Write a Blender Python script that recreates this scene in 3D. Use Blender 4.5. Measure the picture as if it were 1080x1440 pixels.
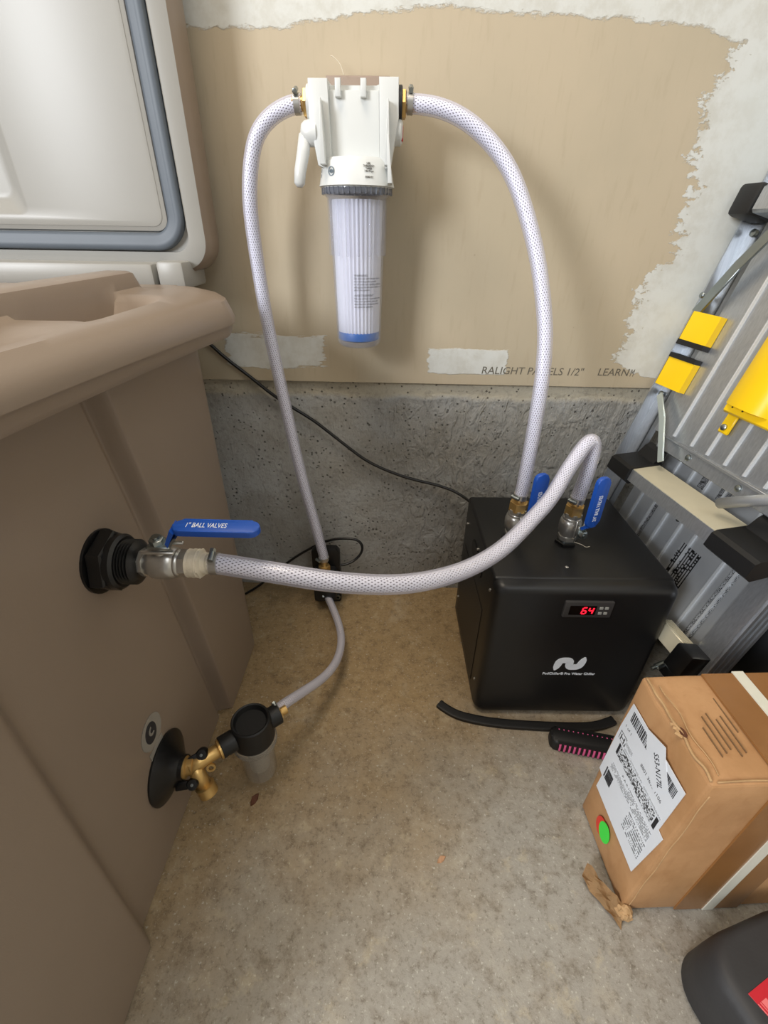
import bpy, bmesh, math, random
import numpy as np
from mathutils import Vector, Matrix
random.seed(7); rng = np.random.default_rng(7)
for o in list(bpy.data.objects): bpy.data.objects.remove(o)
scn = bpy.context.scene
COL = scn.collection
PI = math.pi

# ------------------------------------------------------------------ camera
PITCH, ROLL, YAW = 0.5544, 0.0157, -0.0163
CAMH, CAMD, FPX = 0.8218, 0.9375, 641.63
F = Vector((math.sin(YAW)*math.cos(PITCH), math.cos(YAW)*math.cos(PITCH), -math.sin(PITCH)))
R0 = F.cross(Vector((0, 0, 1))).normalized(); U0 = R0.cross(F)
Rv = R0*math.cos(ROLL)+U0*math.sin(ROLL); Uv = -R0*math.sin(ROLL)+U0*math.cos(ROLL)
cd = bpy.data.cameras.new('camera'); cam = bpy.data.objects.new('camera', cd); COL.objects.link(cam)
cd.sensor_fit = 'VERTICAL'; cd.sensor_height = 24; cd.lens = FPX/1440*24; cd.clip_start = 0.01
M = Matrix((Rv, Uv, -F)).transposed().to_4x4(); M.translation = Vector((0, -CAMD, CAMH)); cam.matrix_world = M
scn.camera = cam

# ------------------------------------------------------------------ light
w = bpy.data.worlds.new('world'); scn.world = w; w.use_nodes = True
bg = w.node_tree.nodes['Background']; bg.inputs[0].default_value = (1.0, 0.945, 0.88, 1); bg.inputs[1].default_value = 0.31
def area(name, loc, target, sx, sy, power, col):
    d = bpy.data.lights.new(name, 'AREA'); d.shape = 'RECTANGLE'; d.size = sx; d.size_y = sy; d.energy = power; d.color = col
    o = bpy.data.objects.new(name, d); COL.objects.link(o); o.location = loc
    o.rotation_euler = (Vector(target)-Vector(loc)).to_track_quat('-Z', 'Y').to_euler(); return o
area('side_door_daylight', (-2.4, -2.9, 1.85), (0.05, -0.1, 0.55), 1.0, 1.2, 125, (0.93, 0.96, 1.0))
area('overhead_fill', (1.2, -1.9, 2.6), (0.2, -0.6, 0.1), 1.5, 1.2, 27, (0.92, 0.96, 1.0))  # added fill lamp, high on the right; no door opening there
area('ceiling_lamp', (-0.42, -0.70, 2.45), (0.0, -0.45, 0.0), 0.7, 0.7, 21, (1.0, 0.87, 0.70))
scn.view_settings.view_transform = 'Standard'; scn.view_settings.look = 'None'
scn.view_settings.gamma = 1; scn.view_settings.use_curve_mapping = False
scn.view_settings.exposure = 0.0
try:
    scn.cycles.transparent_max_bounces = 24; scn.cycles.max_bounces = 10; scn.cycles.use_denoising = True
except Exception: pass

# ------------------------------------------------------------------ materials
def lin(c):
    return tuple(((x/255)/12.92 if x/255 <= .04045 else ((x/255+.055)/1.055)**2.4) for x in c)+(1,)
class NT:
    def __init__(s, name):
        s.m = bpy.data.materials.new(name); s.m.use_nodes = True; s.t = s.m.node_tree; s.n = s.t.nodes; s.n.clear()
        s.out = s.n.new('ShaderNodeOutputMaterial'); s._tc = None
    def tc(s, k='Object'):
        if s._tc is None: s._tc = s.n.new('ShaderNodeTexCoord')
        return s._tc.outputs[k]
    def set(s, sock, v):
        if isinstance(v, bpy.types.NodeSocket): s.t.links.new(v, sock)
        elif v is not None: sock.default_value = v
    def math(s, op, a, b=None, c=None, clamp=False):
        n = s.n.new('ShaderNodeMath'); n.operation = op; n.use_clamp = clamp
        for i, v in enumerate((a, b, c)):
            if v is not None: s.set(n.inputs[i], v)
        return n.outputs[0]
    def vmul(s, v, k):
        n = s.n.new('ShaderNodeVectorMath'); n.operation = 'MULTIPLY'; s.set(n.inputs[0], v); n.inputs[1].default_value = k; return n.outputs[0]
    def sep(s, v):
        n = s.n.new('ShaderNodeSeparateXYZ'); s.set(n.inputs[0], v); return n.outputs
    def comb(s, x, y, z):
        n = s.n.new('ShaderNodeCombineXYZ')
        for i, v in enumerate((x, y, z)): s.set(n.inputs[i], v)
        return n.outputs[0]
    def noise(s, v=None, scale=5, detail=4, rough=.55, dist=0):
        n = s.n.new('ShaderNodeTexNoise'); s.set(n.inputs['Vector'], v if v is not None else s.tc())
        n.inputs['Scale'].default_value = scale; n.inputs['Detail'].default_value = detail
        n.inputs['Roughness'].default_value = rough; n.inputs['Distortion'].default_value = dist
        return n.outputs['Fac']
    def voro(s, v=None, scale=5, rand=1):
        n = s.n.new('ShaderNodeTexVoronoi'); s.set(n.inputs['Vector'], v if v is not None else s.tc())
        n.inputs['Scale'].default_value = scale; n.inputs['Randomness'].default_value = rand; return n.outputs['Distance']
    def ramp(s, f, stops, interp='LINEAR'):
        n = s.n.new('ShaderNodeValToRGB'); s.set(n.inputs[0], f); cr = n.color_ramp; cr.interpolation = interp
        while len(cr.elements) < len(stops): cr.elements.new(.5)
        for e, (p, c) in zip(cr.elements, stops):
            e.position = p; e.color = c if isinstance(c, tuple) else (c, c, c, 1)
        return n.outputs[0]
    def sm(s, f, a, b):
        n = s.n.new('ShaderNodeMapRange'); n.interpolation_type = 'SMOOTHSTEP'; s.set(n.inputs[0], f)
        n.inputs[1].default_value = a; n.inputs[2].default_value = b; return n.outputs[0]
    def mix(s, f, a, b, bt='MIX'):
        n = s.n.new('ShaderNodeMix'); n.data_type = 'RGBA'; n.blend_type = bt
        s.set(n.inputs[0], f); s.set(n.inputs[6], a); s.set(n.inputs[7], b); return n.outputs[2]
    def curve(s, f, pts):
        n = s.n.new('ShaderNodeFloatCurve'); s.set(n.inputs['Value'], f); c = n.mapping.curves[0]
        pts = sorted(pts)
        while len(c.points) < len(pts): c.points.new(.5, .5)
        for p, (x, y) in zip(c.points, pts): p.location = (x, y); p.handle_type = 'VECTOR'
        n.mapping.update(); return n.outputs[0]
    def bump(s, h, st=.3, dist=.002):
        n = s.n.new('ShaderNodeBump'); s.set(n.inputs['Height'], h); n.inputs['Strength'].default_value = st
        n.inputs['Distance'].default_value = dist; return n.outputs[0]
    def pbsdf(s, col, rough=.5, metal=0, normal=None, **kw):
        n = s.n.new('ShaderNodeBsdfPrincipled'); s.set(n.inputs['Base Color'], col); s.set(n.inputs['Roughness'], rough)
        s.set(n.inputs['Metallic'], metal)
        if normal is not None: s.set(n.inputs['Normal'], normal)
        for k, v in kw.items(): s.set(n.inputs[k.replace('_', ' ')], v)
        return n.outputs[0]
    def finish(s, sh): s.t.links.new(sh, s.out.inputs[0]); return s.m
    def mixsh(s, f, a, b):
        n = s.n.new('ShaderNodeMixShader'); s.set(n.inputs[0], f); s.t.links.new(a, n.inputs[1]); s.t.links.new(b, n.inputs[2]); return n.outputs[0]
    def transp(s, c):
        n = s.n.new('ShaderNodeBsdfTransparent'); n.inputs[0].default_value = c; return n.outputs[0]
def simple(name, c, rough=.5, metal=0, var=.10, vs=40, bs=0, bscale=300, bdist=.0005, **kw):
    t = NT(name); a = lin(c); b = tuple(x*(1-var*2) for x in a[:3])+(1,)
    col = t.mix(t.noise(scale=vs, detail=5), a, b) if var else a
    nm = t.bump(t.noise(scale=bscale, detail=3), bs, bdist) if bs else None
    return t.finish(t.pbsdf(col, rough, metal, nm, **kw))
MT = {}
MT['tub'] = simple('taupe_rotomoulded_plastic', (143, 127, 112), .36, 0, .03, 12, .25, 700, .0004)
MT['lid'] = simple('pale_daylit_lid_plastic', (156, 154, 148), .38, 0, .05, 9, .15, 500, .0004)  # paler than the tub: daylight on the lid front put into the colour
MT['gasket'] = simple('grey_rubber_gasket', (90, 98, 107), .5, 0, .08, 25)
MT['black'] = simple('black_plastic', (15, 15, 16), .34, 0, .1, 60)
MT['blackmatte'] = simple('matte_black_plastic', (20, 20, 21), .5, 0, .1, 90, .2, 900, .0003)
MT['chiller'] = simple('black_powder_coat', (21, 21, 22), .40, 0, .05, 30, .25, 1600, .0002)
MT['chillerside'] = None
MT['steel'] = simple('stainless_steel', (204, 202, 197), .3, .85, .12, 60, .1, 400, .0003)
MT['zinc'] = simple('zinc_steel', (170, 178, 178), .32, 1, .15, 30)
MT['brass'] = simple('brass', (216, 178, 112), .32, .75, .12, 50)
MT['blue'] = simple('blue_vinyl_grip', (28, 82, 178), .38, 0, .06, 30)
MT['white'] = simple('white_plastic', (214, 216, 214), .34, 0, .02, 20)
MT['whiteprint'] = simple('white_print', (225, 230, 236), .5, 0, 0)
MT['greyprint'] = simple('dark_print', (70, 68, 66), .6, 0, 0)
MT['greybluelogo'] = simple('grey_blue_print', (120, 132, 142), .5, 0, 0)
MT['wallprint'] = simple('faded_wall_ink', (104, 98, 86), .8, 0, .12, 200)
MT['faded'] = simple('faded_box_print', (128, 98, 66), .7, 0, .2, 300)
MT['red'] = simple('red_tag', (190, 30, 40), .5, 0, .05, 30)
MT['yellow'] = simple('yellow_plastic', (250, 205, 10), .4, 0, .04, 20)
MT['orange'] = simple('orange_sticker', (225, 95, 30), .5, 0, 0)
MT['tape'] = simple('white_thread_tape', (225, 215, 195), .5, 0, .1, 80, .4, 300, .001)
MT['paper'] = simple('white_label_paper', (226, 231, 238), .35, 0, .05, 30, .3, 60, .001)
MT['ink'] = simple('black_ink', (45, 46, 50), .5, 0, 0)
MT['green'] = simple('green_sticker', (60, 225, 70), .4, 0, .05, 30)
MT['redstick'] = simple('red_sticker', (215, 60, 45), .5, 0, .05, 30)
MT['strapw'] = simple('white_strapping', (222, 220, 205), .4, 0, .08, 40)
MT['bin'] = simple('charcoal_plastic', (62, 64, 67), .5, 0, .1, 8)
MT['case'] = simple('worn_black_case', (54, 54, 56), .55, 0, .25, 22, .3, 200, .0006)
MT['pink'] = simple('pink_rubber', (214, 92, 140), .45, 0, .05, 30)
MT['rubber'] = simple('black_rubber', (18, 17, 17), .55, 0, .15, 60)
MT['leaf'] = simple('dry_leaf', (196, 150, 112), .7, 0, .2, 60)
MT['brownleaf'] = simple('brown_leaf', (96, 52, 28), .7, 0, .2, 60)
MT['torn'] = simple('torn_cardboard', (196, 158, 112), .8, 0, .2, 60, .5, 120, .002)
MT['cream'] = simple('cream_anodised_tread', (214, 206, 180), .4, .2, .08, 30)
MT['button'] = simple('grey_button', (150, 150, 145), .5, 0, 0)
MT['bezel'] = simple('display_bezel', (56, 54, 54), .45, 0, .05, 50)
MT['lens'] = simple('display_window', (8, 6, 7), .2, 0, 0)
def emis(name, c, st):
    t = NT(name); n = t.n.new('ShaderNodeEmission'); n.inputs[0].default_value = lin(c); n.inputs[1].default_value = st
    return t.finish(n.outputs[0])
MT['led'] = emis('red_led_digit', (255, 30, 50), 2.2)
# brushed aluminium with streaks along the plank
t = NT('brushed_aluminium'); v = t.vmul(t.tc(), (60, 60, 4)); f = t.noise(v, 6, 5)
MT['alu'] = t.finish(t.pbsdf(t.mix(f, lin((206, 210, 215)), lin((160, 165, 171))), t.math('MULTIPLY_ADD', t.noise(scale=9), .25, .20), .8, t.bump(f, .08, .0006)))
MT['alubright'] = simple('bright_aluminium_edge', (236, 240, 244), .25, .45, .08, 14)
MT['aludark'] = simple('dull_aluminium', (204, 208, 212), .40, .6, .15, 12)
# clear plastics
def clear(name, tint, body, fac, rough=.08, edge=.55):
    t = NT(name); lw = t.n.new('ShaderNodeLayerWeight'); lw.inputs[0].default_value = .35
    fc = t.math('MULTIPLY_ADD', lw.outputs['Facing'], edge, fac, clamp=True)
    return t.finish(t.mixsh(fc, t.transp(lin(tint)), t.pbsdf(lin(body), rough, 0, None, Coat_Weight=1.0)))
MT['hosewall'] = clear('clear_vinyl', (250, 250, 253), (226, 226, 242), .10, .10, .8)
MT['sump'] = clear('clear_acrylic', (252, 252, 254), (205, 208, 216), .03, .05)
MT['cup'] = clear('frosted_clear_plastic', (236, 233, 227), (190, 185, 176), .16, .15)
MT['seal'] = clear('clear_sticker', (225, 222, 216), (190, 186, 178), .3, .3)
# braid layer of the hose: two crossing families of white yarn
def braid(name, thread, gap, topen):
    t = NT(name); u, vv, _ = t.sep(t.tc('UV'))
    def fam(sg):
        a = t.math('ADD', t.math('MULTIPLY', u, 14.0), t.math('MULTIPLY', vv, sg*136.0))
        f = t.math('FRACT', a); d = t.math('ABSOLUTE', t.math('SUBTRACT', f, .5)); return t.sm(d, .33, .25)
    th = t.math('MAXIMUM', fam(1), fam(-1))
    gapsh = t.mixsh(topen, t.pbsdf(lin(gap), .4), t.transp((.9, .9, .94, 1)))
    return t.finish(t.mixsh(th, gapsh, t.pbsdf(lin(thread), .45)))
MT['braid'] = braid('braided_yarn', (238, 238, 247), (96, 94, 102), .40)
MT['braidsmall'] = braid('braided_yarn_fine', (200, 195, 196), (176, 171, 172), .3)
# pleated filter cartridge
t = NT('pleated_white_filter'); x, y, z = t.sep(t.tc())
ang = t.math('ARCTAN2', t.math('SUBTRACT', y, 0), t.math('SUBTRACT', x, 0))
MT['pleat'] = t.finish(t.pbsdf(t.mix(t.noise(t.vmul(t.tc(), (90, 90, 3)), 2), lin((244, 245, 250)), lin((222, 224, 234))), .6))
# concrete floor
t = NT('stained_concrete_floor'); p = t.tc()
n1 = t.noise(p, 3.2, 8, .62); n2 = t.noise(p, 22, 6, .7); n3 = t.noise(p, 130, 5, .75); n4 = t.noise(p, 7, 6, .65, .4)
xf, yf, _ = t.sep(p)
warm_shade = t.sm(t.math('ADD', t.math('ADD', t.math('MULTIPLY', yf, 1.3), t.math('MULTIPLY', xf, -.9)), t.math('MULTIPLY', n1, 1.0)), -.60, .10)  # brown toward tub and back wall paints the warm shade into the floor colour
c = t.mix(warm_shade, lin((156, 151, 141)), lin((158, 134, 97)))
c = t.mix(t.math('MULTIPLY', t.sm(n2, .46, .74), .42), c, lin((116, 96, 68)))
c = t.mix(t.math('MULTIPLY', t.sm(n4, .55, .72), .45), c, lin((188, 178, 158)))
c = t.mix(t.math('MULTIPLY', t.sm(n3, .52, .7), .6), c, lin((92, 80, 62)))
c = t.mix(t.math('MULTIPLY', t.sm(t.noise(p, 210, 2, .5), .62, .72), .5), c, lin((206, 202, 190)))
g = t.noise(p, 44, 8, .82); g2 = t.noise(p, 20, 7, .72)
c = t.mix(t.math('MULTIPLY', t.sm(g, .49, .68), .55), c, t.mix(warm_shade, lin((92, 84, 70)), lin((92, 72, 45))))
c = t.mix(t.math('MULTIPLY', t.sm(g, .46, .34), .34), c, t.mix(warm_shade, lin((196, 191, 180)), lin((200, 180, 144))))
c = t.mix(t.math('MULTIPLY', t.sm(g2, .44, .34), .30), c, lin((196, 182, 152)))
yy = t.sep(p)[1]
damp = t.math('MULTIPLY', t.sm(t.math('ADD', yy, t.math('MULTIPLY', t.noise(p, 16, 5), .20)), .03, .08), t.sm(t.sep(p)[0], -.02, -.12))
c = t.mix(t.math('MULTIPLY', damp, .5), c, lin((84, 70, 46)))
h = t.math('ADD', t.math('MULTIPLY', n3, .6), t.math('MULTIPLY', n2, .5))
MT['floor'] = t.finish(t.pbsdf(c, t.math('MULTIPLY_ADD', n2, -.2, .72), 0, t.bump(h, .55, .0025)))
# foundation concrete
t = NT('trowelled_foundation_concrete'); p = t.tc()
str_ = t.math('ADD', t.math('MULTIPLY', t.noise(t.vmul(p, (1, 1, .35)), 75, 6, .65, .35), .7), t.math('MULTIPLY', t.sm(t.noise(t.vmul(p, (1, 1, .6)), 34, 3, .5, .6), .45, .6), .22)); n1 = t.noise(p, 4, 6, .6); pit = t.voro(p, 85); pits = t.sm(t.math('ADD', pit, t.math('MULTIPLY', t.noise(p, 15, 3), .5)), .42, .33)
z = t.sep(p)[2]; top = t.sm(t.math('ADD', z, t.math('MULTIPLY', t.noise(p, 14, 5), .03)), .53, .545)
c = t.mix(t.sm(n1, .35, .65), lin((148, 146, 140)), lin((172, 174, 174)))
c = t.mix(t.math('MULTIPLY', t.sm(t.noise(p, 2.2, 5), .45, .65), .4), c, lin((138, 128, 106)))
c = t.mix(top, c, lin((172, 165, 148)))
c = t.mix(t.math('MULTIPLY', t.sm(t.noise(p, 90, 5, .7), .5, .66), .35), c, lin((104, 101, 94)))
c = t.mix(t.math('MULTIPLY', pits, .65), c, lin((62, 60, 54)))
rel = t.sm(t.sep(p)[0], -.1, .15)
h = t.math('ADD', t.math('MULTIPLY', t.math('MULTIPLY', str_, t.math('MULTIPLY_ADD', rel, .9, .25)), t.math('SUBTRACT', 1, top)), t.math('MULTIPLY', t.noise(p, 120, 4), .2))
h = t.math('SUBTRACT', h, t.math('MULTIPLY', pits, .5))
MT['concrete'] = t.finish(t.pbsdf(c, .8, 0, t.bump(h, 1.0, .0095)))
# drywall with joint compound
t = NT('drywall_with_joint_compound'); p = t.tc(); x, y, z = t.sep(p)
q = t.comb(t.math('ADD', x, 7.3), 0.0, z)
nb = t.noise(q, 16, 6, .68); ns = t.noise(t.vmul(q, (1, 1, 2.2)), 60, 5, .75); ns = t.math('ADD', t.math('MULTIPLY', nb, .6), t.math('MULTIPLY', ns, .55))
jit = t.math('MULTIPLY_ADD', ns, .09, -.052)
XM = lambda X: (X+.8)/1.8
ZM = lambda Z: (Z-.5)/.8
xn = t.math('MULTIPLY_ADD', x, 1/1.8, .8/1.8); zn = t.math('MULTIPLY_ADD', z, 1/.8, -.5/.8)
ctop = t.curve(xn, [(0, ZM(1.09)), (XM(-.317), ZM(1.069)), (XM(-.173), ZM(1.068)), (XM(-.15), ZM(1.075)), (XM(-.027), ZM(1.086)), (XM(.075), ZM(1.093)), (XM(.137), ZM(1.085)), (XM(.291), ZM(1.081)), (XM(.394), ZM(1.076)), (XM(.45), ZM(1.07)), (XM(.49), ZM(1.058)), (1, ZM(1.05))])
mtop = t.sm(t.math('ADD', t.math('SUBTRACT', zn, ctop), t.math('MULTIPLY', jit, .55)), 0, .006)
cr = t.curve(zn, [(ZM(.5), XM(.58)), (ZM(.573), XM(.533)), (ZM(.578), XM(.49)), (ZM(.592), XM(.46)), (ZM(.61), XM(.437)), (ZM(.657), XM(.442)), (ZM(.707), XM(.444)), (ZM(.76), XM(.447)), (ZM(.785), XM(.49)), (ZM(.81), XM(.482)), (ZM(.85), XM(.484)), (ZM(.89), XM(.488)), (ZM(.93), XM(.466)), (ZM(.964), XM(.472)), (ZM(1.0), XM(.462)), (ZM(1.022), XM(.479)), (ZM(1.06), XM(.49)), (1, XM(.5))])
jr = t.math('MULTIPLY_ADD', t.math('ADD', t.math('MULTIPLY', t.noise(t.vmul(q, (1, 1, 1.7)), 34, 6, .7), .9), t.math('MULTIPLY', nb, .3)), .085, -.051)
mright = t.sm(t.math('ADD', t.math('SUBTRACT', xn, cr), jr), 0, .004)
def patch(x0, x1, z0, z1, k):
    def e(a, b): return t.math('MINIMUM', t.math('SUBTRACT', a, b) if True else None, 1)
    jx = t.math('MULTIPLY_ADD', t.noise(t.vmul(q, (.5, 1, 3)), 22, 5, .7), k, -k/2)
    d = t.math('MINIMUM', t.math('MINIMUM', t.math('SUBTRACT', x, x0), t.math('SUBTRACT', x1, x)), t.math('MINIMUM', t.math('MULTIPLY', t.math('SUBTRACT', z, z0), 1.6), t.math('MULTIPLY', t.math('SUBTRACT', z1, z), 1.0)))
    return t.sm(t.math('ADD', d, jx), .003, .006)
mp = t.math('MAXIMUM', patch(-.34, -.135, .578, .648, .07), patch(.064, .228, .572, .628, .03))
mask = t.math('MAXIMUM', t.math('MAXIMUM', mtop, mright), mp)
seam = t.sm(t.math('ABSOLUTE', t.math('ADD', x, 5)), 0, 1)
fib = t.noise(t.vmul(q, (1, 1, .16)), 90, 4, .6)
pc = t.mix(t.sm(t.noise(q, 2.6, 5), .35, .68), lin((184, 170, 146)), lin((175, 163, 140)))
pc = t.mix(t.math('MULTIPLY', t.sm(fib, .52, .72), .18), pc, lin((152, 136, 108)))
spk = t.sm(t.voro(q, 17), .055, .03); spk = t.math('MULTIPLY', spk, t.sm(t.noise(q, 9, 2), .52, .6))
pc = t.mix(t.math('MULTIPLY', spk, .8), pc, lin((92, 80, 62)))
thin = t.sm(t.noise(q, 24, 5, .7), .35, .6)
mc = t.mix(thin, lin((194, 193, 185)), lin((205, 206, 201)))
inner = t.sm(t.math('SUBTRACT', xn, cr), .0, .06); mc = t.mix(t.math('MULTIPLY', inner, .55), mc, lin((206, 210, 206)))
c = t.mix(mask, pc, mc)
h = t.math('ADD', t.math('MULTIPLY', mask, .6), t.math('ADD', t.math('MULTIPLY', t.noise(q, 40, 5), t.math('MULTIPLY', mask, .4)), t.math('MULTIPLY', fib, .15)))
MT['drywall'] = t.finish(t.pbsdf(c, .78, 0, t.bump(h, .55, .0022)))
# cardboard
t = NT('corrugated_cardboard'); p = t.tc(); f = t.noise(t.vmul(p, (1, 1, .35)), 60, 4); n1 = t.noise(p, 10, 6, .65)
c = t.mix(t.sm(n1, .35, .68), lin((184, 141, 98)), lin((170, 127, 84)))
c = t.mix(t.math('MULTIPLY', t.sm(f, .5, .75), .35), c, lin((150, 104, 62)))
MT['card'] = t.finish(t.pbsdf(c, .62, 0, t.bump(t.math('ADD', t.math('MULTIPLY', n1, 1.0), t.math('MULTIPLY', f, .3)), .35, .004)))
t = NT('brown_packing_tape'); n1 = t.noise(t.tc(), 14, 5)
MT['ptape'] = t.finish(t.pbsdf(t.mix(n1, lin((150, 106, 62)), lin((124, 84, 46))), .25, 0, t.bump(n1, .2, .003)))
# stacked 2D barcode, noisy cells
t = NT('stacked_barcode_print'); u, v_, _ = t.sep(t.tc('UV'))
wn = t.n.new('ShaderNodeTexWhiteNoise'); wn.noise_dimensions = '2D'
t.set(wn.inputs['Vector'], t.comb(t.math('FLOOR', t.math('MULTIPLY', u, 48)), t.math('FLOOR', t.math('MULTIPLY', v_, 14)), 0))
MT['stack'] = t.finish(t.pbsdf(t.mix(t.math('GREATER_THAN', wn.outputs['Value'], .5), lin((215, 220, 226)), lin((60, 62, 66))), .5))
# perforated chiller side
t = NT('perforated_black_panel'); u, v_, _ = t.sep(t.tc('UV'))
fx = t.math('SUBTRACT', t.math('FRACT', t.math('MULTIPLY', u, 26)), .5); fy = t.math('SUBTRACT', t.math('FRACT', t.math('MULTIPLY', v_, 26)), .5)
d = t.math('SQRT', t.math('ADD', t.math('MULTIPLY', fx, fx), t.math('MULTIPLY', fy, fy)))
MT['vent'] = t.finish(t.pbsdf(t.mix(t.sm(d, .3, .36), lin((6, 6, 6)), lin((40, 38, 37))), .5))
# warning label print: rows of tiny text on black
def rowtext(name, bgc, fgc, rows, cols, th=.45, swap=False):
    t = NT(name); u, v_, _ = t.sep(t.tc('UV')); u, v_ = (v_, u) if swap else (u, v_); r = t.math('MULTIPLY', v_, rows); fr = t.math('FRACT', r)
    wn = t.n.new('ShaderNodeTexWhiteNoise'); wn.noise_dimensions = '2D'
    t.set(wn.inputs['Vector'], t.comb(t.math('FLOOR', t.math('MULTIPLY', u, cols)), t.math('FLOOR', r), 0))
    m = t.math('MULTIPLY', t.math('LESS_THAN', fr, .58), t.math('GREATER_THAN', wn.outputs['Value'], th))
    return t.finish(t.pbsdf(t.mix(m, lin(bgc), lin(fgc)), .4))
MT['warn'] = rowtext('fine_print_on_black', (18, 18, 19), (150, 152, 155), 9, 34, .3, True)
MT['warn2'] = rowtext('fine_print_on_silver', (150, 153, 156), (40, 40, 42), 8, 12)
MT['smallprint'] = rowtext('fine_print_on_white', (226, 231, 238), (120, 124, 130), 7, 40, .35)
MT['redprint'] = rowtext('fine_print_on_red', (196, 26, 44), (232, 120, 122), 5, 30, .4)

# ------------------------------------------------------------------ mesh helpers
def link(name, me, mat=None, parent=None):
    o = bpy.data.objects.new(name, me); COL.objects.link(o)
    if mat: me.materials.append(MT[mat] if isinstance(mat, str) else mat)
    if parent is not None:
        o.parent = parent
        w = Vector((0, 0, 0)); q = parent
        while q is not None: w += q.location; q = q.parent
        me.transform(Matrix.Translation(-w))
    return o
def center(o):
    me = o.data; n = len(me.vertices)
    co = np.empty(n*3); me.vertices.foreach_get('co', co); co = co.reshape(-1, 3)
    mid = Vector(((co[:, 0].min()+co[:, 0].max())/2, (co[:, 1].min()+co[:, 1].max())/2, co[:, 2].min()))
    me.transform(Matrix.Translation(-mid)); o.location = o.location+mid; return o
def flush(name, bm, mat, parent=None, smooth=True, angle=40):
    me = bpy.data.meshes.new(name); bmesh.ops.recalc_face_normals(bm, faces=bm.faces); bm.to_mesh(me); bm.free()
    if smooth:
        for p in me.polygons: p.use_smooth = True
        try: me.set_sharp_from_angle(angle=math.radians(angle))
        except Exception: pass
    return link(name, me, mat, parent)
def tag(o, label=None, cat=None, group=None, kind=None):
    for k, v in (('label', label), ('category', cat), ('group', group), ('kind', kind)):
        if v: o[k] = v
    return o
def thing(name, loc, label, cat, group=None):
    o = bpy.data.objects.new(name, None); COL.objects.link(o); o.location = loc; o.empty_display_size = .02
    return tag(o, label, cat, group)
def frame(origin, x, y, z): 
    m = Matrix((Vector(x), Vector(y), Vector(z))).transposed().to_4x4(); m.translation = Vector(origin); return m
def axisframe(origin, z, up=(0, 0, 1)):
    z = Vector(z).normalized(); u = Vector(up)
    if abs(z.dot(u)) > .95: u = Vector((0, 1, 0))
    x = u.cross(z).normalized(); return frame(origin, x, z.cross(x), z)
ID = Matrix.Identity(4)
def a_box(bm, lo, hi, m=ID, bev=0, seg=2):
    lo, hi = Vector(lo), Vector(hi); c = (lo+hi)/2; s = hi-lo
    r = bmesh.ops.create_cube(bm, size=1, matrix=m @ Matrix.Translation(c) @ Matrix.Diagonal((abs(s.x), abs(s.y), abs(s.z), 1)))
    if bev:
        ed = list({e for v in r['verts'] for e in v.link_edges})
        bmesh.ops.bevel(bm, geom=ed, offset=bev, segments=seg, affect='EDGES', profile=.5)
def a_lathe(bm, prof, m=ID, seg=28, a0=0, a1=2*PI, cap=True):
    full = abs(a1-a0-2*PI) < 1e-6; n = seg if full else seg+1; rows = []
    for r, z in prof:
        rows.append([bm.verts.new(m @ Vector((r*math.cos(a0+(a1-a0)*i/seg), r*math.sin(a0+(a1-a0)*i/seg), z))) for i in range(n)])
    for a, b in zip(rows, rows[1:]):
        for i in range(seg):
            j = (i+1) % n; bm.faces.new((a[i], a[j], b[j], b[i]))
    if cap and full:
        if prof[0][0] > 1e-6: bm.faces.new(rows[0][::-1])
        if prof[-1][0] > 1e-6: bm.faces.new(rows[-1])
def a_hex(bm, r, z0, z1, m=ID, ch=.15, n=6, rot=0):
    k = r*ch; m2 = m @ Matrix.Rotation(rot, 4, 'Z'); a_lathe(bm, [(r-k, z0), (r, z0+k*.5), (r, z1-k*.5), (r-k, z1)], m2, n)
def a_prism(bm, pts, z0, z1, m=ID, bev=0):
    b = [bm.verts.new(m @ Vector((x, y, z0))) for x, y in pts]; t_ = [bm.verts.new(m @ Vector((x, y, z1))) for x, y in pts]
    n = len(pts); fs = [bm.faces.new(b[::-1]), bm.faces.new(t_)]
    for i in range(n): fs.append(bm.faces.new((b[i], b[(i+1) % n], t_[(i+1) % n], t_[i])))
    if bev:
        ed = list({e for v in t_ for e in v.link_edges if e.verts[0] in t_ and e.verts[1] in t_})
        bmesh.ops.bevel(bm, geom=ed, offset=bev, segments=2, affect='EDGES', profile=.5)
def smooth_path(pts, n=8, closed=False):
    P = [Vector(p) for p in pts]; out = []
    for i in range(len(P)-1):
        p0 = P[max(i-1, 0)]; p1 = P[i]; p2 = P[i+1]; p3 = P[min(i+2, len(P)-1)]
        for k in range(n):
            u = k/n; out.append(.5*((2*p1)+(-p0+p2)*u+(2*p0-5*p1+4*p2-p3)*u*u+(-p0+3*p1-3*p2+p3)*u**3))
    out.append(P[-1]); return out
def relax(path, it=6):
    P = list(path)
    for _ in range(it): P = [P[0]]+[(P[i-1]+P[i]*2+P[i+1])/4 for i in range(1, len(P)-1)]+[P[-1]]
    return P
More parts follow.
